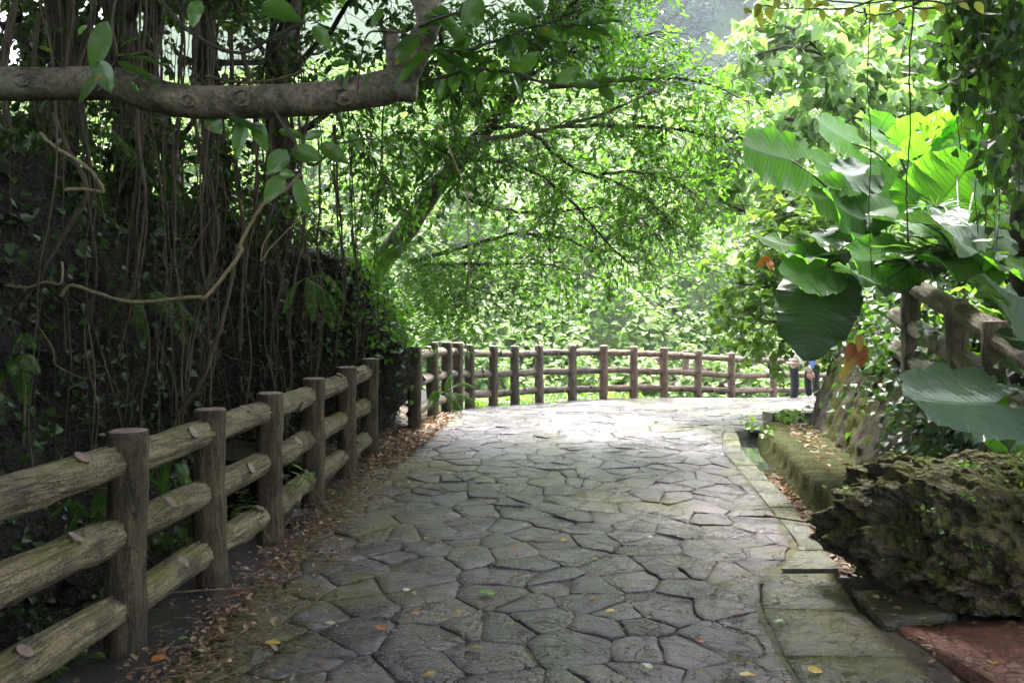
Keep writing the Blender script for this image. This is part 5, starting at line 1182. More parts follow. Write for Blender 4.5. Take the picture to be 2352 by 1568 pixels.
# ================================================================== GIANT TARO PLANTS
def taro_mesh(seed, cup=.16, droop=.22, wave=1.0):
    """arrow-shaped blade, joint at origin, tip at +X (length 1), half width about .5 at u=1; unit blade"""
    V, UV, F = [], [], []; r_ = random.Random(seed); ph1, ph2 = r_.uniform(0, 6), r_.uniform(0, 6)
    ns, nu_ = 40, 11
    def outer(s):
        if s >= 0: return .5 * (1 - s) ** .62 * (1 + .75 * s) * (1.0 if s < .95 else max(0, (1 - s) / .05) ** .5)
        q = (-s) / .42; return .5 * max(0, (1 - q * q)) ** .5 * .96 + .0
    def inner(s): return 0 if s >= 0 else min(.34 * (-s) ** .8, outer(s))
    for side in (-1, 1):
        b = len(V)
        for i in range(ns):
            s = -.42 + 1.42 * i / (ns - 1)
            o_, in_ = outer(s), inner(s)
            for j in range(nu_):
                t = j / (nu_ - 1); u = in_ + (max(o_, in_) - in_) * t; s2 = s + .05 * t * t * math.sin(s * 19 + ph1 + side)
                vein = (s * 13 - u * 4.2)
                z = cup * u * 1.2 - droop * max(s, 0) ** 2 - .12 * (s * s if s < 0 else 0)
                z += .010 * math.cos(vein * 2 * math.pi) * min(1, u * 5) * -1
                z += wave * (.045 * math.sin(s * 17 + ph2 + side * 1.3) + .02 * math.sin(s * 37 + ph1)) * (u / .5) ** 2.2
                z -= .10 * (u / .5) ** 3 * .6
                V.append((s2, side * u, z)); UV.append((.5 + side * u, s))
        for i in range(ns - 1):
            for j in range(nu_ - 1):
                q = (b + i * nu_ + j, b + (i + 1) * nu_ + j, b + (i + 1) * nu_ + j + 1, b + i * nu_ + j + 1); F.append(q if side > 0 else q[::-1])
    return npmesh('leaf_blade', V, F, M['taro'], uv=UV)
TM = [taro_mesh(k, cup=c, droop=d, wave=w) for k, (c, d, w) in enumerate([(.14, .15, 1), (.2, .25, .8), (.10, .1, 1.1), (.24, .3, 1.2), (.05, .2, .9)])]
def taro_leaf(plant, k, J, T, side, width, root, droop=0, dark=False, sheen=False):
    """J joint, T tip (world); side = world direction of the blade's width"""
    J, T = Vector(J), Vector(T); x = (T - J); L = x.length * 1.12; width *= 1.2; x.normalize(); y = Vector(side); y = (y - x * y.dot(x)).normalized(); z = x.cross(y)
    o = link('leaf_blade', TM[k % len(TM)], plant, (0, 0, 0)); o.matrix_parent_inverse = Matrix.Translation(-Vector(plant.location))
    R = Matrix((x, y, z)).transposed(); o.rotation_mode = 'QUATERNION'; o.rotation_quaternion = R.to_quaternion(); o.location = J; o.scale = (L, width, L)
    if dark: o.material_slots[0].link = 'OBJECT'; o.material_slots[0].material = M['taro_shaded']
    if sheen: o.material_slots[0].link = 'OBJECT'; o.material_slots[0].material = M['taro_sheen']
    rt = Vector(root); md = rt.lerp(J, .55) + Vector((0, 0, .12)); P = smooth_path([rt, md, J], 7); mb = MB()
    mb.tube(P, [.017 - .009 * i / len(P) for i in range(len(P))], 7); mb.build('stalk', M['petiole'], plant)
ra = Vector(ZI(930, 1010, 8.6)); rb_ = Vector(ZI(1370, 1080, 7.6)); rc = Vector((3.75, 5.2, .45)); rd = Vector(ZI(1150, 760, 9.4))
pa = empty('giant_taro', ra, 'giant taro with glowing green arrow-shaped leaves above the far end of the wall', 'plant', 'giant taro plants')
pb = empty('giant_taro', rb_, 'giant taro with pale shining grey leaves above the log fence on the wall', 'plant', 'giant taro plants')
pc = empty('giant_taro', rc, 'giant taro at the right edge whose pale leaf hangs over the boulder', 'plant', 'giant taro plants')
pd = empty('giant_taro', rd, 'tallest giant taro whose leaves rise behind the thin hanging vines', 'plant', 'giant taro plants')
fr = lambda a, b, c: (a, b, c)
TL = [ # plant, root, mesh, joint(i7), tip(i7), dJ, dT, side, width
 (pa, ra, 0, (545, 592), (305, 545), 8.0, 7.9, (.15, .45, .88), .62), (pd, rd, 2, (840, 505), (672, 415), 9.3, 9.2, (-.3, .4, .85), .60),
 (pd, rd, 0, (1008, 488), (880, 440), 9.2, 9.0, (.1, .75, .55), .50), (pd, rd, 1, (1190, 560), (1330, 372), 9.0, 9.1, (.75, .4, .5), .62), (pb, rb_, 2, (1490, 600), (1470, 395), 8.6, 8.8, (.85, .4, .1), .50),
 (pa, ra, 1, (905, 652), (755, 695), 8.4, 8.1, (.1, .6, .7), .44), (pb, rb_, 0, (1275, 800), (1410, 610), 8.3, 8.5, (.75, .3, .5), .80), (pb, rb_, 2, (1130, 850), (1110, 690), 8.4, 8.5, (.9, .3, .1), .46),
 (pa, ra, 2, (890, 790), (640, 790), 8.5, 8.3, (.0, .45, .85), .62), (pa, ra, 3, (905, 882), (690, 830), 8.0, 7.7, (.1, .6, .75), .58), (pa, ra, 1, (900, 860), (1050, 790), 8.1, 8.1, (-.1, .6, .75), .44),
 (pb, rb_, 3, (1440, 900), (1140, 1005), 7.3, 6.7, (.45, .8, .5), .72), (pb, rb_, 1, (1150, 890), (1000, 930), 7.9, 7.6, (.2, .9, .45), .62), (pa, ra, 0, (620, 1016), (372, 1008), 8.0, 7.7, (.1, .85, .42), .46),
 (pa, ra, 4, (700, 1118), (500, 1190), 7.8, 7.5, (.2, .6, .72), .50), (pb, rb_, 0, (1085, 1072), (832, 1110), 7.4, 7.1, (.1, .55, .75), .50), (pb, rb_, 3, (1440, 1084), (1208, 1150), 7.0, 6.7, (.2, .8, .5), .46),
 (pa, ra, 3, (1010, 1140), (775, 1190), 7.5, 7.2, (.1, .85, .45), .42), (pb, rb_, 3, (1190, 1060), (1050, 1125), 7.3, 7.0, (.3, .85, .45), .40), (pa, ra, 4, (690, 1215), (620, 1490), 7.9, 7.6, (.93, -.1, .25), .66),
 (pa, ra, 1, (870, 1010), (720, 1110), 8.2, 7.9, (.6, .75, .2), .42), (pa, ra, 3, (760, 940), (595, 1010), 8.3, 8.0, (.3, .85, .5), .36), (pd, rd, 3, (1220, 600), (1075, 610), 8.8, 8.6, (.1, .7, .5), .36), (pd, rd, 4, (980, 440), (1010, 380), 9.6, 9.7, (.9, .3, .2), .42),
 (pd, rd, 0, (1330, 480), (1420, 350), 9.2, 9.3, (.7, .4, .5), .52), (pa, ra, 1, (700, 700), (500, 690), 8.6, 8.4, (.0, .95, .3), .34), (pb, rb_, 4, (1500, 960), (1330, 1010), 7.9, 7.6, (.2, .9, .3), .40)]
TL += [(pd, rd, 1, (1060, 520), (1170, 400), 9.5, 9.6, (.8, .4, .45), .45), (pb, rb_, 0, (1350, 560), (1500, 470), 8.8, 8.9, (.5, .5, .7), .5), (pa, ra, 2, (760, 640), (640, 600), 8.8, 8.6, (.1, .6, .75), .45),
 (pb, rb_, 1, (1330, 960), (1160, 860), 7.8, 7.6, (.1, .7, .6), .5), (pb, rb_, 2, (1540, 820), (1420, 730), 7.8, 7.7, (.1, .6, .75), .5), (pa, ra, 0, (960, 960), (820, 960), 8.0, 7.8, (.1, .8, .5), .4), (pb, rb_, 3, (1600, 1060), (1420, 1120), 7.2, 6.9, (.2, .9, .4), .5), (pa, ra, 2, (1040, 720), (900, 640), 8.7, 8.6, (.2, .5, .8), .5)]
for (p, r, k, j, t, dj, dt, sd, w) in TL: taro_leaf(p, k, ZI(*j, dj), ZI(*t, dt), sd, w, r, dark=(t in ((620, 1490), (720, 1110), (755, 695))), sheen=(t in ((1140, 1005), (1000, 930), (775, 1190), (1050, 1125), (595, 1010), (1330, 1010), (500, 690))))
for (k, j, t, dj, dt, sd, w) in [(3, (2490, 690), (2218, 735), 4.9, 4.5, (.35, .8, .6), .36), (1, (2500, 730), (2225, 770), 4.8, 4.3, (.3, .8, .55), .34), (2, (2430, 780), (2300, 795), 4.9, 4.6, (.2, .9, .5), .26), (2, (2290, 925), (2086, 935), 4.55, 4.2, (.12, .8, .55), .50), (1, (2420, 885), (2300, 865), 4.7, 4.5, (.1, .85, .5), .3), (4, (2320, 950), (2285, 1010), 4.7, 4.6, (.9, .2, .2), .3)]:
    taro_leaf(pc, k, W(*j, dj), W(*t, dt), sd, w, rc, sheen=k < 4)
# grassy palm-like blades among them
lp = empty('strap_leaf_plant', ZI(1180, 1060, 7.2), 'clump of narrow strap leaves over the top rail of the wall fence', 'plant')
for k in range(46):
    b = ZI(random.uniform(1130, 1330), random.uniform(1020, 1090), 7.2); a = random.uniform(0, 6.28); L = random.uniform(.35, .65)
    e = b + Vector((math.cos(a) * L, -abs(math.sin(a)) * L * .5, random.uniform(-.25, .35) * L)); big_simple_leaf(lp, b, e, .03, M['leaf_dark'], (0, -.2, 1))
fan = empty('fan_palm', ZI(1170, 980, 7.5), 'small fan-leaved palm between the pale giant leaves', 'plant')
for cx, cy in ((1180, 900), (1250, 820)):
    c = ZI(cx, cy, 7.3)
    for k in range(16):
        a = math.radians(-40 + 200 * k / 15); e = c + Vector((math.cos(a) * .34, -.12, math.sin(a) * .16 - .04)); big_simple_leaf(fan, c, e, .024, M['leaf_ivy'], (0, -.4, 1))
# hanging orange withered leaves
wl = empty('withered_leaves', ZJ(690, 100, 6.9), 'withered orange and yellow leaves hanging on the wall below the giant taro', 'dead leaf')
for a, b, w, mt in (((690, 95), (620, 255), .12, 'dead_y'), ((695, 100), (700, 200), .12, 'dead_o'), ((660, 95), (640, 175), .09, 'dead_o'), ((690, 60), (690, 130), .08, 'dead_y')): big_simple_leaf(wl, ZJ(*a, 7.0), ZJ(*b, 6.85), w, M[mt], (random.uniform(-.5, .3), -1, .2))
wl2 = empty('withered_leaves', ZI(420, 1090, 8.6), 'crumpled red brown dead leaf caught in the shrub left of the wall', 'dead leaf')
for a, b in (((440, 1060), (380, 1110)), ((430, 1070), (450, 1125)), ((560, 1085), (530, 1110)), ((600, 1075), (560, 1100))): big_simple_leaf(wl2, ZI(*a, 8.6), ZI(*b, 8.5), .09, M['dead_o'], (.2, -1, .1))

# ------------------------------------------------------------------ ivy on the wall, fence and boulder
WV = np.array([v.co[:] for v in bpy.data.objects['retaining_wall'].data.vertices])
WN = nrm(np.array([-1, -.5, .5]))
def ivy(P, L, name, label, mat, jit=.5, nb=(-.6, -.6, .6), cat='ivy', kind='stuff', parent=None, shape='heart'):
    s = rng.uniform(.55, 1.2, len(P)) * L
    D = nrm(rng.normal(size=P.shape) * [.7, .7, .5] - [.2, .3, .55]); N = nrm(rng.normal(size=P.shape) * jit + nb)
    V, F = leaves(P, D, N, s, s * .8, shape, .1, .1); return tag(leaf_obj(name, V, F, mat, parent), label, cat, kind=kind)
# dense on top and towards the near right, thin lower down
uu = np.tile(np.linspace(0, 1, 44), 330); tt = np.repeat(np.linspace(0, 8, 330), 44)
wgt = np.clip((uu - .45) * 2.2, 0, 1) * np.clip((4.2 - tt) / 1.5, 0, 1) + np.clip((1.6 - tt) / 1.2, 0, 1) * np.clip(uu * 1.6 - .1, 0, 1) * .9 + .022 * (tt < 4.5)
wgt = np.nan_to_num(wgt); wgt[tt > 5] = .02; wgt /= wgt.sum()
ix = rng.choice(len(WV), 1700, p=wgt); P = WV[ix] + rng.normal(size=(1700, 3)) * .03 + [-.035, -.03, .03]
ivy(P, .085, 'ivy', 'grey green ivy creeping over the top and right side of the retaining wall', M['leaf_ivy'])
FPn = []
for _ in range(1300):
    t = rng.uniform(0, 3.9); k = int(t); a, b = Vector(RP[k]), Vector(RP[k + 1]); p = a.lerp(b, t - k); h = rng.power(.8) * 1.05
    FPn.append((p.x - rng.uniform(-.25, .12), p.y - rng.uniform(-.1, .12), p.z + h))
FPn = np.array(FPn); cl = np.array([mn.noise(Vector(p) * 2.2) for p in FPn]); FPn = FPn[cl > .02]
ivy(FPn, .085, 'ivy', 'loose ivy hanging through the rails of the wall fence', M['leaf_ivy'])
k = 1500; q = np.stack([rng.uniform(3.6, 5.6, k), rng.uniform(5.2, 10.5, k), np.zeros(k)], 1)
keep = q[:, 0] > np.interp(q[:, 1], [p[0] for p in WT], [p[1] for p in WT]); q = q[keep]
q[:, 2] = [rbank(a, b) + abs(rng.normal()) * .22 for a, b, _ in q]
ivy(q, .12, 'bank_cover', 'dark leafy ground cover behind the wall fence', M['leaf_dark'], nb=(-.3, -.6, .8), cat='ground cover')
LS = []
for j in range(330):
    y = 5.4 + 5.3 * j / 330; b = gr(y)
    for _ in range(2): LS.append((b + .36 + rng.uniform(0, .4), y, G(y) + .10 + rng.uniform(0, .02)))
k = 950; t = rng.uniform(2.9, 5.2, k); q = np.array([along(WT, a) for a in t]); dn_ = rng.exponential(.35, k)
q = q + np.stack([-.10 - .28 * dn_ + rng.normal(size=k) * .10, rng.normal(size=k) * .12 - .12, .12 - dn_ + rng.normal(size=k) * .06], 1)
ivy(q, .10, 'ivy', 'dark ivy curtain hanging over the far top corner of the retaining wall', M['leaf_dark'], nb=(-.5, -.8, .4))
# small weeds
def tiny(P, L, name, label, mat, cat='weed'):
    return ivy(P, L, name, label, mat, .4, (0, -.3, 1), cat, shape='oval')
top = BV[(BV[:, 2] > bc.z + .02) & (BV[:, 1] < 5.3)]
def clusters(base, n, per, sp, up=.02):
    c = base[rng.integers(0, len(base), n)]; return np.repeat(c, per, 0) + rng.normal(size=(n * per, 3)) * [sp, sp, sp * .5] + [0, -.01, up]
tiny(clusters(top, 34, 11, .035), .028, 'boulder_weeds', 'tiny bright green plants rooted in the pits of the boulder', M['leaf_shrub'])
tiny(clusters(BV[(BV[:, 1] < 4.7) & (BV[:, 2] > .1) & (BV[:, 0] < 3.6)], 26, 6, .025, 0), .022, 'boulder_weeds', 'pin-sized green sprouts on the front face of the boulder', M['leaf_tree'])
zz = []
for y, n_, x0, x1 in ((5.5, 60, 2.8, 3.2), (10.9, 80, 3.55, 4.0), (9.6, 14, 2.95, 3.1), (10.3, 20, 2.98, 3.1)):
    for _ in range(n_): zz.append((rng.uniform(x0, x1), y + rng.normal() * .12, G(y) + .14 + abs(rng.normal()) * .06))
tiny(np.array(zz), .075, 'gutter_weeds', 'bright weeds sprouting along the gutter and the wall foot', M['leaf_shrub'])

# ================================================================== LEAF LITTER
def litter(name, label, P, L, mat, up=1.0, cat='leaf litter', wr=.5):
    n = len(P); D = nrm(rng.normal(size=P.shape) * [1, 1, .14]); N = nrm(rng.normal(size=P.shape) * .38 + [0, 0, up]); s = rng.uniform(.4, 1.25, n) * L
    V, F = leaves(P, D, N, s, s * rng.uniform(.3, .65, n), 'oval', .25, -.15); return tag(leaf_obj(name, V, F, mat), label, cat, kind='stuff')
def Gv(P): return np.interp(P[:, 1], GY, GZ)
def place(n, fx, y0, y1, lift=.012, pw=1.0):
    y = y0 + (y1 - y0) * rng.uniform(0, 1, n) ** pw; x = fx(y); P = np.stack([x, y, np.zeros(n)], 1); P[:, 2] = Gv(P) + lift + rng.uniform(0, .012, n); return P
XL = lambda y: np.interp(y, [p[0] for p in PL], [p[1] for p in PL]); XR = lambda y: np.interp(y, [p[0] for p in PR], [p[1] for p in PR])
n = 1000; P = place(n, lambda y: rng.uniform(0, 1, len(y)) * (np.minimum(XR(y), 6) - XL(y)) + XL(y), 2.8, 15, .010, 1.3)
litter('path_litter', 'small dry leaf scraps scattered over the paving', P, .030, M['dead'])
n = 2600; e = lambda y: XL(y) + rng.normal(size=len(y)) * .09 + .0 + rng.exponential(.10, len(y)) * rng.choice([-1, 1.6], len(y)); P = place(n, e, 2.6, 9.3, .012, .9); litter('edge_litter', 'dry leaf litter gathered along the left edge of the paving', P, .042, M['dead'])
n = 1500; P = place(n, lambda y: XL(y) + .25 - rng.exponential(.32, len(y)), 8.5, 12.4, .03); P[:, 2] += np.clip(XL(P[:, 1]) - P[:, 0], 0, 1) * .13
litter('corner_litter', 'heap of brown leaf litter at the foot of the rock outcrop', P, .07, M['dead'])
y = rng.uniform(5.3, 8.3, 620); GLa = np.interp(y, [p[0] for p in GL], [p[1] for p in GL]); GRa = np.interp(y, [p[0] for p in GR], [p[1] for p in GR])
P = np.stack([GLa + (GRa - GLa) * rng.uniform(0, 1, 620), y, np.interp(y, GY, GZ) - .08 + rng.uniform(0, .05, 620)], 1); litter('gutter_litter', 'brown leaves choking the near part of the gutter', P, .075, M['dead'])
litter('kerb_litter', 'brown leaves lying between the low kerb and the retaining wall', np.array(LS), .07, M['dead'])
n = 260; P = np.stack([rng.uniform(2.0, 3.6, n), rng.uniform(3.4, 5.0, n), np.full(n, .045)], 1); litter('slab_litter', 'dark leaf scraps under the boulder and on the red slabs', P, .05, M['dead'])
# moss cushions in the joints
mb = MB(); rt = random.Random(77)
def twig_on(x, y, L, a, r):
    P = []; 
    for i in range(5):
        t = i / 4 - .5; q = (x + math.cos(a) * L * t + rt.uniform(-1, 1) * L * .05, y + math.sin(a) * L * t + rt.uniform(-1, 1) * L * .05); P.append((q[0], q[1], G(q[1]) + .014 + rt.uniform(0, .012)))
    mb.tube(smooth_path(P, 2), [r * (1 - .5 * i / 9) for i in range(9)], 4)
for i in range(900):
    y = 2.8 + 7.5 * rt.random() ** 1.3; x = float(XL(y)) + rt.gauss(0, .12) + rt.expovariate(2.2) * rt.choice((0, .35, 1)); twig_on(x, y, rt.uniform(.04, .2), rt.uniform(0, 6.28), rt.uniform(.0012, .0028))
for i in range(420):
    y = 2.8 + 10 * rt.random(); x = rt.uniform(float(XL(y)), float(XR(y)) + .2); twig_on(x, y, rt.uniform(.04, .22), rt.uniform(0, 6.28), rt.uniform(.0012, .003))
for i in range(70): y = rt.uniform(5.3, 8.5); twig_on(rt.uniform(gl(y), gr(y)), y, rt.uniform(.08, .22), rt.uniform(0, 6.28), .0025)
tag(mb.build('twigs', M['litter_twig']), 'thin dry twigs lying over the paving and its edges', 'twigs', kind='stuff')
mb = MB(); mb.tube([onpath(*p) + Vector((0, 0, .03)) for p in ((1755, 1190), (1800, 1198), (1850, 1206), (1900, 1214))], [.008, .010, .009, .006], 7); tag(mb.build('stick', M['litter_twig']), 'reddish stick lying across the border stones by the gutter', 'stick')
mb = MB(); mb.tube([onpath(*p) + Vector((0, 0, .022)) for p in ((335, 1372), (400, 1368), (480, 1362), (560, 1357))], [.006, .007, .006, .004], 6); tag(mb.build('stick', M['litter_twig']), 'long thin brown stick lying by the foot of the second near post', 'stick')

# fallen leaves one can pick out: things of their own
FL = [ # px, py, length m, material, label
 (886, 1455, .095, 'dead_o', 'large dark orange curled leaf on the paving at lower left centre'), (1108, 1497, .10, 'dead_y', 'large torn yellow leaf near the bottom centre of the path'), (608, 1486, .08, 'dead_y', 'folded yellow leaf on the paving near the first near post'),
 (345, 1526, .08, 'dead_o', 'red brown leaf beside the foot of the first near post'), (1100, 1364, .12, 'dead_g', 'long pale green leaf lying across the path'), (1366, 1378, .06, 'dead_o', 'red orange leaf right of the long green leaf'), (1345, 1370, .06, 'dead_p', 'pale leaf touching the red orange leaf in the middle of the path'),
 (1413, 1410, .06, 'dead_y', 'yellow leaf standing on edge right of the middle of the path'), (1215, 1073, .05, 'dead_o', 'small orange leaf in the middle distance of the path'), (1303, 1191, .05, 'dead_o', 'orange leaf in the middle of the path beyond the yellow ones'), (1211, 1210, .05, 'dead_p', 'pale tan leaf just left of an orange leaf'),
 (1285, 1247, .06, 'dead_y', 'brownish yellow leaf on the paving right of centre'), (1182, 1266, .05, 'dead_o', 'pinkish brown leaf on a stone joint near the centre'), (1269, 1269, .04, 'dead_y', 'small yellow leaf beside the pinkish one'), (1550, 1275, .04, 'dead_y', 'yellow leaf on the wet shining patch'), (1665, 1282, .05, 'dead_y', 'pale yellow leaf at the right of the wet patch'),
 (1855, 1548, .08, 'dead_y', 'yellow green leaf near the bottom right of the paving'), (1698, 1560, .08, 'dead_y', 'yellow leaf at the bottom edge right of centre'), (1497, 1545, .08, 'dead_p', 'pale curled leaf at the bottom edge of the path'), (1003, 1554, .07, 'dead_y', 'yellow green leaf at the bottom edge left of centre'), (672, 1318, .05, 'dead_o', 'orange leaf near the second near post'),
 (1055, 1004, .06, 'dead_y', 'yellow leaf below the curved far fence'), (1145, 1010, .04, 'dead_p', 'pale leaf on the far shaded paving'), (1795, 1165, .05, 'dead_o', 'orange leaf on the border stones by the gutter'), (880, 1137, .05, 'dead_o', 'small orange leaf on the mossy left part of the path'), (1600, 1085, .05, 'dead_o', 'small orange leaf at the right of the path beyond the mossy band'),
 (950, 1365, .05, 'dead_p', 'pale curled leaf left of the long green leaf'), (925, 1362, .05, 'dead_p', 'second pale curled leaf left of the long green leaf'), (1060, 1410, .05, 'dead_y', 'small yellow leaf below the long green leaf'), (770, 1440, .06, 'dead_p', 'pale leaf on the litter beside the near posts'), (630, 1425, .07, 'dead_p', 'whitish curled leaf in the litter by the near fence'),
 (450, 1500, .06, 'dead_p', 'pale green leaf on the concrete strip near the bottom'), (410, 1475, .05, 'dead_g', 'fresh green leaf on the concrete strip'), (490, 1335, .07, 'dead_g', 'bright green leaf at the foot of the second near post'), (2282, 1535, .09, 'dead_y', 'yellow brown curled leaf on the red slab'), (2140, 1500, .04, 'dead_o', 'small dark leaf on the red slab'),
 (1800, 1433, .06, 'dead_g', 'small green leaf on the lower concrete pad'), (1360, 1290, .04, 'dead_y', 'tiny yellow leaf left of the wet patch'), (1135, 1105, .04, 'dead_p', 'pale leaf in the middle distance left of centre'), (1325, 1068, .05, 'dead_o', 'dark curled leaf in the middle distance'), (1500, 1240, .05, 'dead_p', 'pale leaf on a mossy stone right of centre'),
 (980, 1240, .04, 'dead_y', 'tiny yellow leaf left of the centre'), (850, 1255, .05, 'dead_o', 'brown curled twiggy leaf on the mossy left stones'), (1180, 1440, .04, 'dead_y', 'tiny yellow scrap below the centre'), (1440, 1020, .04, 'dead_p', 'pale speck of a leaf far down the path'), (1560, 1400, .05, 'dead_o', 'tan leaf on the stones right of the standing yellow leaf'),
 (1240, 1390, .04, 'dead_p', 'pale leaf between the long green leaf and the red orange leaf'), (740, 1530, .06, 'dead_o', 'reddish leaf at the bottom left of the paving'), (1620, 1480, .05, 'dead_o', 'red brown leaf near the pale joint at right'), (560, 1310, .05, 'dead_p', 'cream coloured leaf on the litter by the second near post')]
for i, (px, py, L, mt, lab) in enumerate(FL):
    p = onpath(px, py) + Vector((0, 0, .022)); a = rt.uniform(0, 6.28)
    o = big_simple_leaf(None, p, p + Vector((math.cos(a) * L, math.sin(a) * L * .8, rt.uniform(-.004, .25 * L))), L * .55, M[mt], (rt.uniform(-.45, .45), rt.uniform(-.6, .1), 1), name='fallen_leaf')
    tag(o, lab, 'leaf', 'fallen leaves one by one on the path')

# ================================================================== THE TWO PEOPLE
def cloth(name, rgb, rough=.8, sc_=60):
    m = NT(name); n = m.noise(m.pos(), sc_, 3); return m.fin(m.mix(m.ramp(n, .3, .7, 0, .4), rgb, tuple(c * .7 for c in rgb)), rough, m.bump(n, .004, .4), .3)
CREAM = cloth('cream_jacket', (.72, .68, .58)); BLACK = cloth('black_cloth', (.02, .02, .024)); BLUE = cloth('blue_shirt', (.12, .2, .55)); SKIN = cloth('skin', (.5, .3, .22), .55); HAIR = cloth('dark_hair', (.02, .015, .012), .5); SHOE = cloth('white_shoe', (.75, .75, .74)); HAT = cloth('white_hat', (.75, .73, .7))
def skin_obj(name, verts, edges, radii, mat, parent, sub=2):
    me = bpy.data.meshes.new(name); me.from_pydata(verts, edges, []); o = link(name, me, parent, (0, 0, 0))
    md_ = o.modifiers.new('skin', 'SKIN'); md_.use_smooth_shade = True
    for v, r in zip(me.skin_vertices[0].data, radii): v.radius = r if hasattr(r, '__len__') else (r, r)
    me.skin_vertices[0].data[0].use_root = True
    s = o.modifiers.new('sub', 'SUBSURF'); s.levels = sub; s.render_levels = sub
    me.materials.append(mat); return o
def person(loc, rz, label, top, hat, lean, H=1.6):
    p = empty('person', loc, label, 'person'); p.rotation_euler[2] = rz; k = H / 1.6
    # faces local +X; hips at .84
    S_ = lambda x, y, z: (x * k, y * k, z * k)
    lx = math.sin(lean); lz = math.cos(lean); up = lambda d, y=0, f=0: S_(lx * d + f * lz, y, .86 + lz * d - f * lx)
    body = [S_(0, 0, .86), up(.16), up(.34), up(.46), up(.54), up(.60), up(.68, 0, .02),
            up(.43, .17), S_(lx * .2 + .06, .24, .86 + lz * .43 - .25), S_(lx * .43 + .10, .22, .62),
            up(.43, -.17), S_(lx * .2 + .04, -.25, .86 + lz * .43 - .25), S_(lx * .30 + .22, -.22, .70),
            S_(0, .09, .80), S_(.03, .11, .46), S_(.0, .12, .10), S_(.07, .12, .05), S_(0, -.09, .80), S_(.05, -.12, .46), S_(.0, -.13, .10), S_(.07, -.13, .05)]
    E = [(0, 1), (1, 2), (2, 3), (3, 4), (4, 5), (5, 6), (3, 7), (7, 8), (8, 9), (3, 10), (10, 11), (11, 12), (0, 13), (13, 14), (14, 15), (15, 16), (0, 17), (17, 18), (18, 19), (19, 20)]
    R_ = [(.12, .15), (.11, .135), (.12, .15), (.10, .13), .05, .08, .088, .05, .042, .03, .05, .042, .03, .085, .06, .04, .035, .085, .06, .04, .035]
    skin_obj('body', body, E, R_, SKIN, p)
    # hands with fingers
    for hi, side in ((9, 1), (12, -1)):
        h = Vector(body[hi]); vs = [tuple(h), tuple(h + Vector((.02, 0, -.05)))]; es = [(0, 1)]; rs_ = [.028, .032]
        for f in range(4):
            b = len(vs); o_ = (f - 1.5) * .017; vs += [tuple(h + Vector((.02 + o_, 0, -.09))), tuple(h + Vector((.03 + o_, -.01 * side, -.125 - .006 * (f in (1, 2)))))]; es += [(1, b), (b, b + 1)]; rs_ += [.009, .007]
        b = len(vs); vs += [tuple(h + Vector((.045, -.02 * side, -.06))), tuple(h + Vector((.055, -.03 * side, -.085)))]; es += [(1, b), (b, b + 1)]; rs_ += [.010, .008]
        skin_obj('hand', vs, es, rs_, SKIN, p, 1)
    skin_obj('jacket' if top is CREAM else 'shirt', body[:4] + [body[7], tuple(Vector(body[8])), tuple(Vector(body[8]).lerp(Vector(body[9]), .85)), body[10], body[11], tuple(Vector(body[11]).lerp(Vector(body[12]), .85)), tuple(Vector(body[3]).lerp(Vector(body[4]), .5))],
             [(0, 1), (1, 2), (2, 3), (3, 4), (4, 5), (5, 6), (3, 7), (7, 8), (8, 9), (3, 10)], [(.14, .175), (.135, .165), (.145, .175), (.12, .15), .075, .065, .052, .075, .065, .052, .07], top, p)
    skin_obj('trousers', [body[0], S_(0, 0, .92), body[13], body[14], S_(.0, .12, .07), body[17], body[18], S_(.0, -.13, .07)], [(0, 1), (0, 2), (2, 3), (3, 4), (0, 5), (5, 6), (6, 7)], [(.13, .165), (.12, .15), .105, .085, .085, .105, .085, .085], BLACK, p)
    for s_ in (1, -1): skin_obj('shoe', [S_(-.04, s_ * .125, .045), S_(.06, s_ * .13, .045), S_(.15, s_ * .14, .035)], [(0, 1), (1, 2)], [(.045, .045), (.048, .045), (.036, .04)], SHOE, p)
    hd = Vector(body[6]); ax = Vector((lx, 0, lz))
    skin_obj('hair', [tuple(hd + ax * .03 - Vector((.03, 0, 0))), tuple(hd + ax * .07 - Vector((.01, 0, -.01))), tuple(hd - ax * .06 - Vector((.06, 0, 0)))], [(0, 1), (0, 2)], [.093, .07, .06], HAIR, p)
    # face: eyes, nose, mouth, ears
    f = Vector((lz, 0, -lx)); mb = MB()
    c = hd + f * .085
    mb.tube([c + ax * .01, c + f * .022 - ax * .02], [.008, .012], 6); nse = mb.build('nose', SKIN, p, loc=(0, 0, 0))
    for s_ in (1, -1):
        mb = MB(); e = hd + f * .082 + Vector((0, s_ * .032, 0)) + ax * .012; mb.tube([e, e + f * .008], [.011, .006], 8); mb.build('eye', HAIR, p, loc=(0, 0, 0))
        mb = MB(); e = hd + Vector((0, s_ * .085, 0)); mb.tube([e - ax * .025, e + Vector((0, s_ * .012, 0)), e + ax * .03], [.01, .016, .01], 7); mb.build('ear', SKIN, p, loc=(0, 0, 0))
    mb = MB(); e = hd + f * .083 - ax * .045; mb.tube([e - Vector((0, .022, 0)), e + f * .004, e + Vector((0, .022, 0))], [.004, .006, .004], 5); mb.build('mouth', cloth('lips', (.4, .15, .13)), p, loc=(0, 0, 0))
    if hat:
        mb = MB(); mb.tube([hd + ax * .03, hd + ax * .035], [.16, .155], 20); mb.tube([hd + ax * .035, hd + ax * .10, hd + ax * .135], [.10, .09, .05], 18); mb.build('hat', HAT, p, loc=(0, 0, 0))
    if top is CREAM:
        for i in range(5): 
            mb = MB(); P = [Vector(up(.02 + i * .085)) + Vector((math.cos(a) * .148, math.sin(a) * .176, 0)) for a in np.linspace(0, 2 * math.pi, 17)]; mb.tube(P, .014, 6, caps=False); mb.build('jacket_quilt', CREAM, p, loc=(0, 0, 0))
    return p
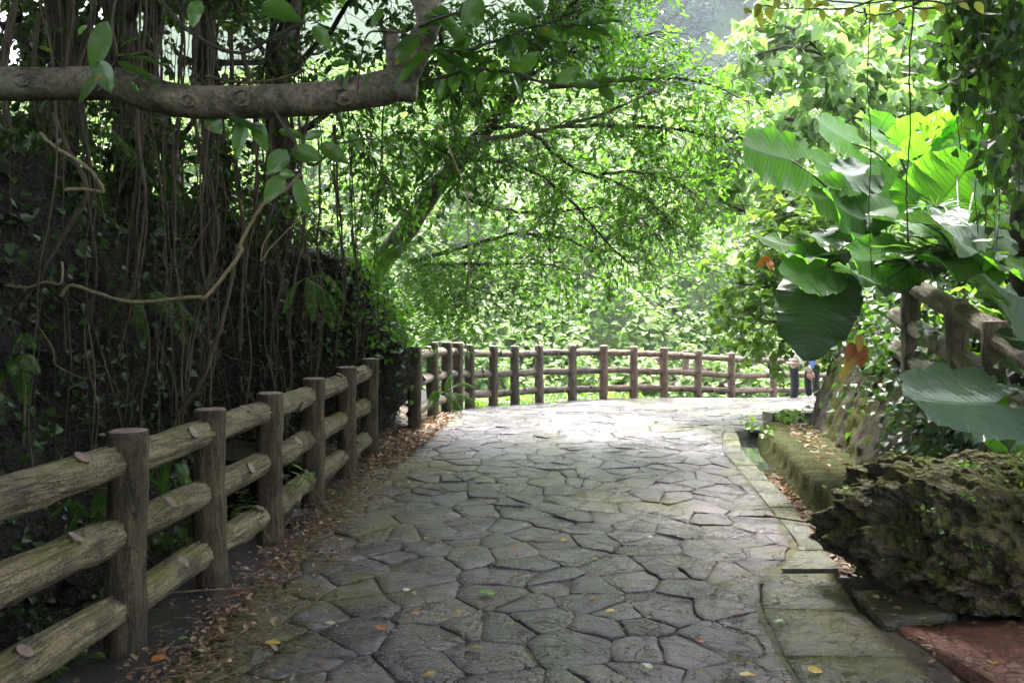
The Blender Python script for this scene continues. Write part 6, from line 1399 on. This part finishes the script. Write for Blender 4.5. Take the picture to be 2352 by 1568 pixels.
pz = -.24
p1 = W(1822, 926, 17.6); person((p1.x, p1.y, p1.z), math.radians(-20), 'person in cream padded jacket and black trousers bending forward by the far fence', CREAM, True, .55, 1.62)
p2 = W(1868, 919, 18.4); person((p2.x, p2.y, p2.z), math.radians(200), 'person in blue top and dark trousers half hidden by the wall end', BLUE, False, .45, 1.7)

# ================================================================== HAZE: the moist air that pales the hillside and the distant trees
mb = MB(); mb.box((30, 98, 43), (260, 216, 92)); hz = mb.build('haze', NT('haze_air').mat, smooth=False)
hm = hz.data.materials[0].node_tree; hm.links.clear() if hasattr(hm.links, 'clear') else None
pv = hm.nodes.new('ShaderNodeVolumePrincipled'); pv.inputs['Color'].default_value = (.78, .9, 1, 1); pv.inputs['Density'].default_value = .0006; pv.inputs['Anisotropy'].default_value = .3
hm.links.new(pv.outputs[0], [n for n in hm.nodes if n.type == 'OUTPUT_MATERIAL'][0].inputs['Volume']); tag(hz, kind='stuff')
tag(hz, 'pale humid haze over the hillside and the distant trees', 'haze')

# ------------------------------------------------------------------ labels that tell alike neighbours apart by their order from the left
ORD = 'first second third fourth fifth sixth seventh eighth ninth tenth eleventh twelfth thirteenth fourteenth fifteenth sixteenth seventeenth eighteenth nineteenth twentieth'.split()
ORD += ['twenty-' + w for w in ORD[:9]] + ['thirtieth'] + ['thirty-' + w for w in ORD[:9]]
def by_order(group, text):
    os_ = sorted([o for o in C.objects if o.get('group') == group and o.parent is None and o.get('category')], key=lambda o: o.location.x / max(o.location.y, .1))
    for i, o in enumerate(os_): o['label'] = text(o, ORD[i])
by_order('twisted vine bundles hanging over the bank', lambda o, w: f"{'thick' if len(o.children) > 2 else 'thin'} twisted root bundle, {w} from the left along the dark bank")
by_order('dark shrubs on the bank rim', lambda o, w: f"dark low shrub on the rim of the left bank, {w} from the left")
by_order('shrubs on the right bank', lambda o, w: f"leafy shrub on the right bank behind the giant leaves, {w} from the left")
by_order('bright bushes behind the bank', lambda o, w: f"bright green bush between the dark trunks behind the bank, {w} from the left")
by_order('shrubs on the hillside', lambda o, w: f"rounded bright green shrub on the hillside beyond the fence, {w} from the left")
by_order('hazy trees on the distant slope', lambda o, w: f"hazy dark tree on the distant slope, {w} from the left")
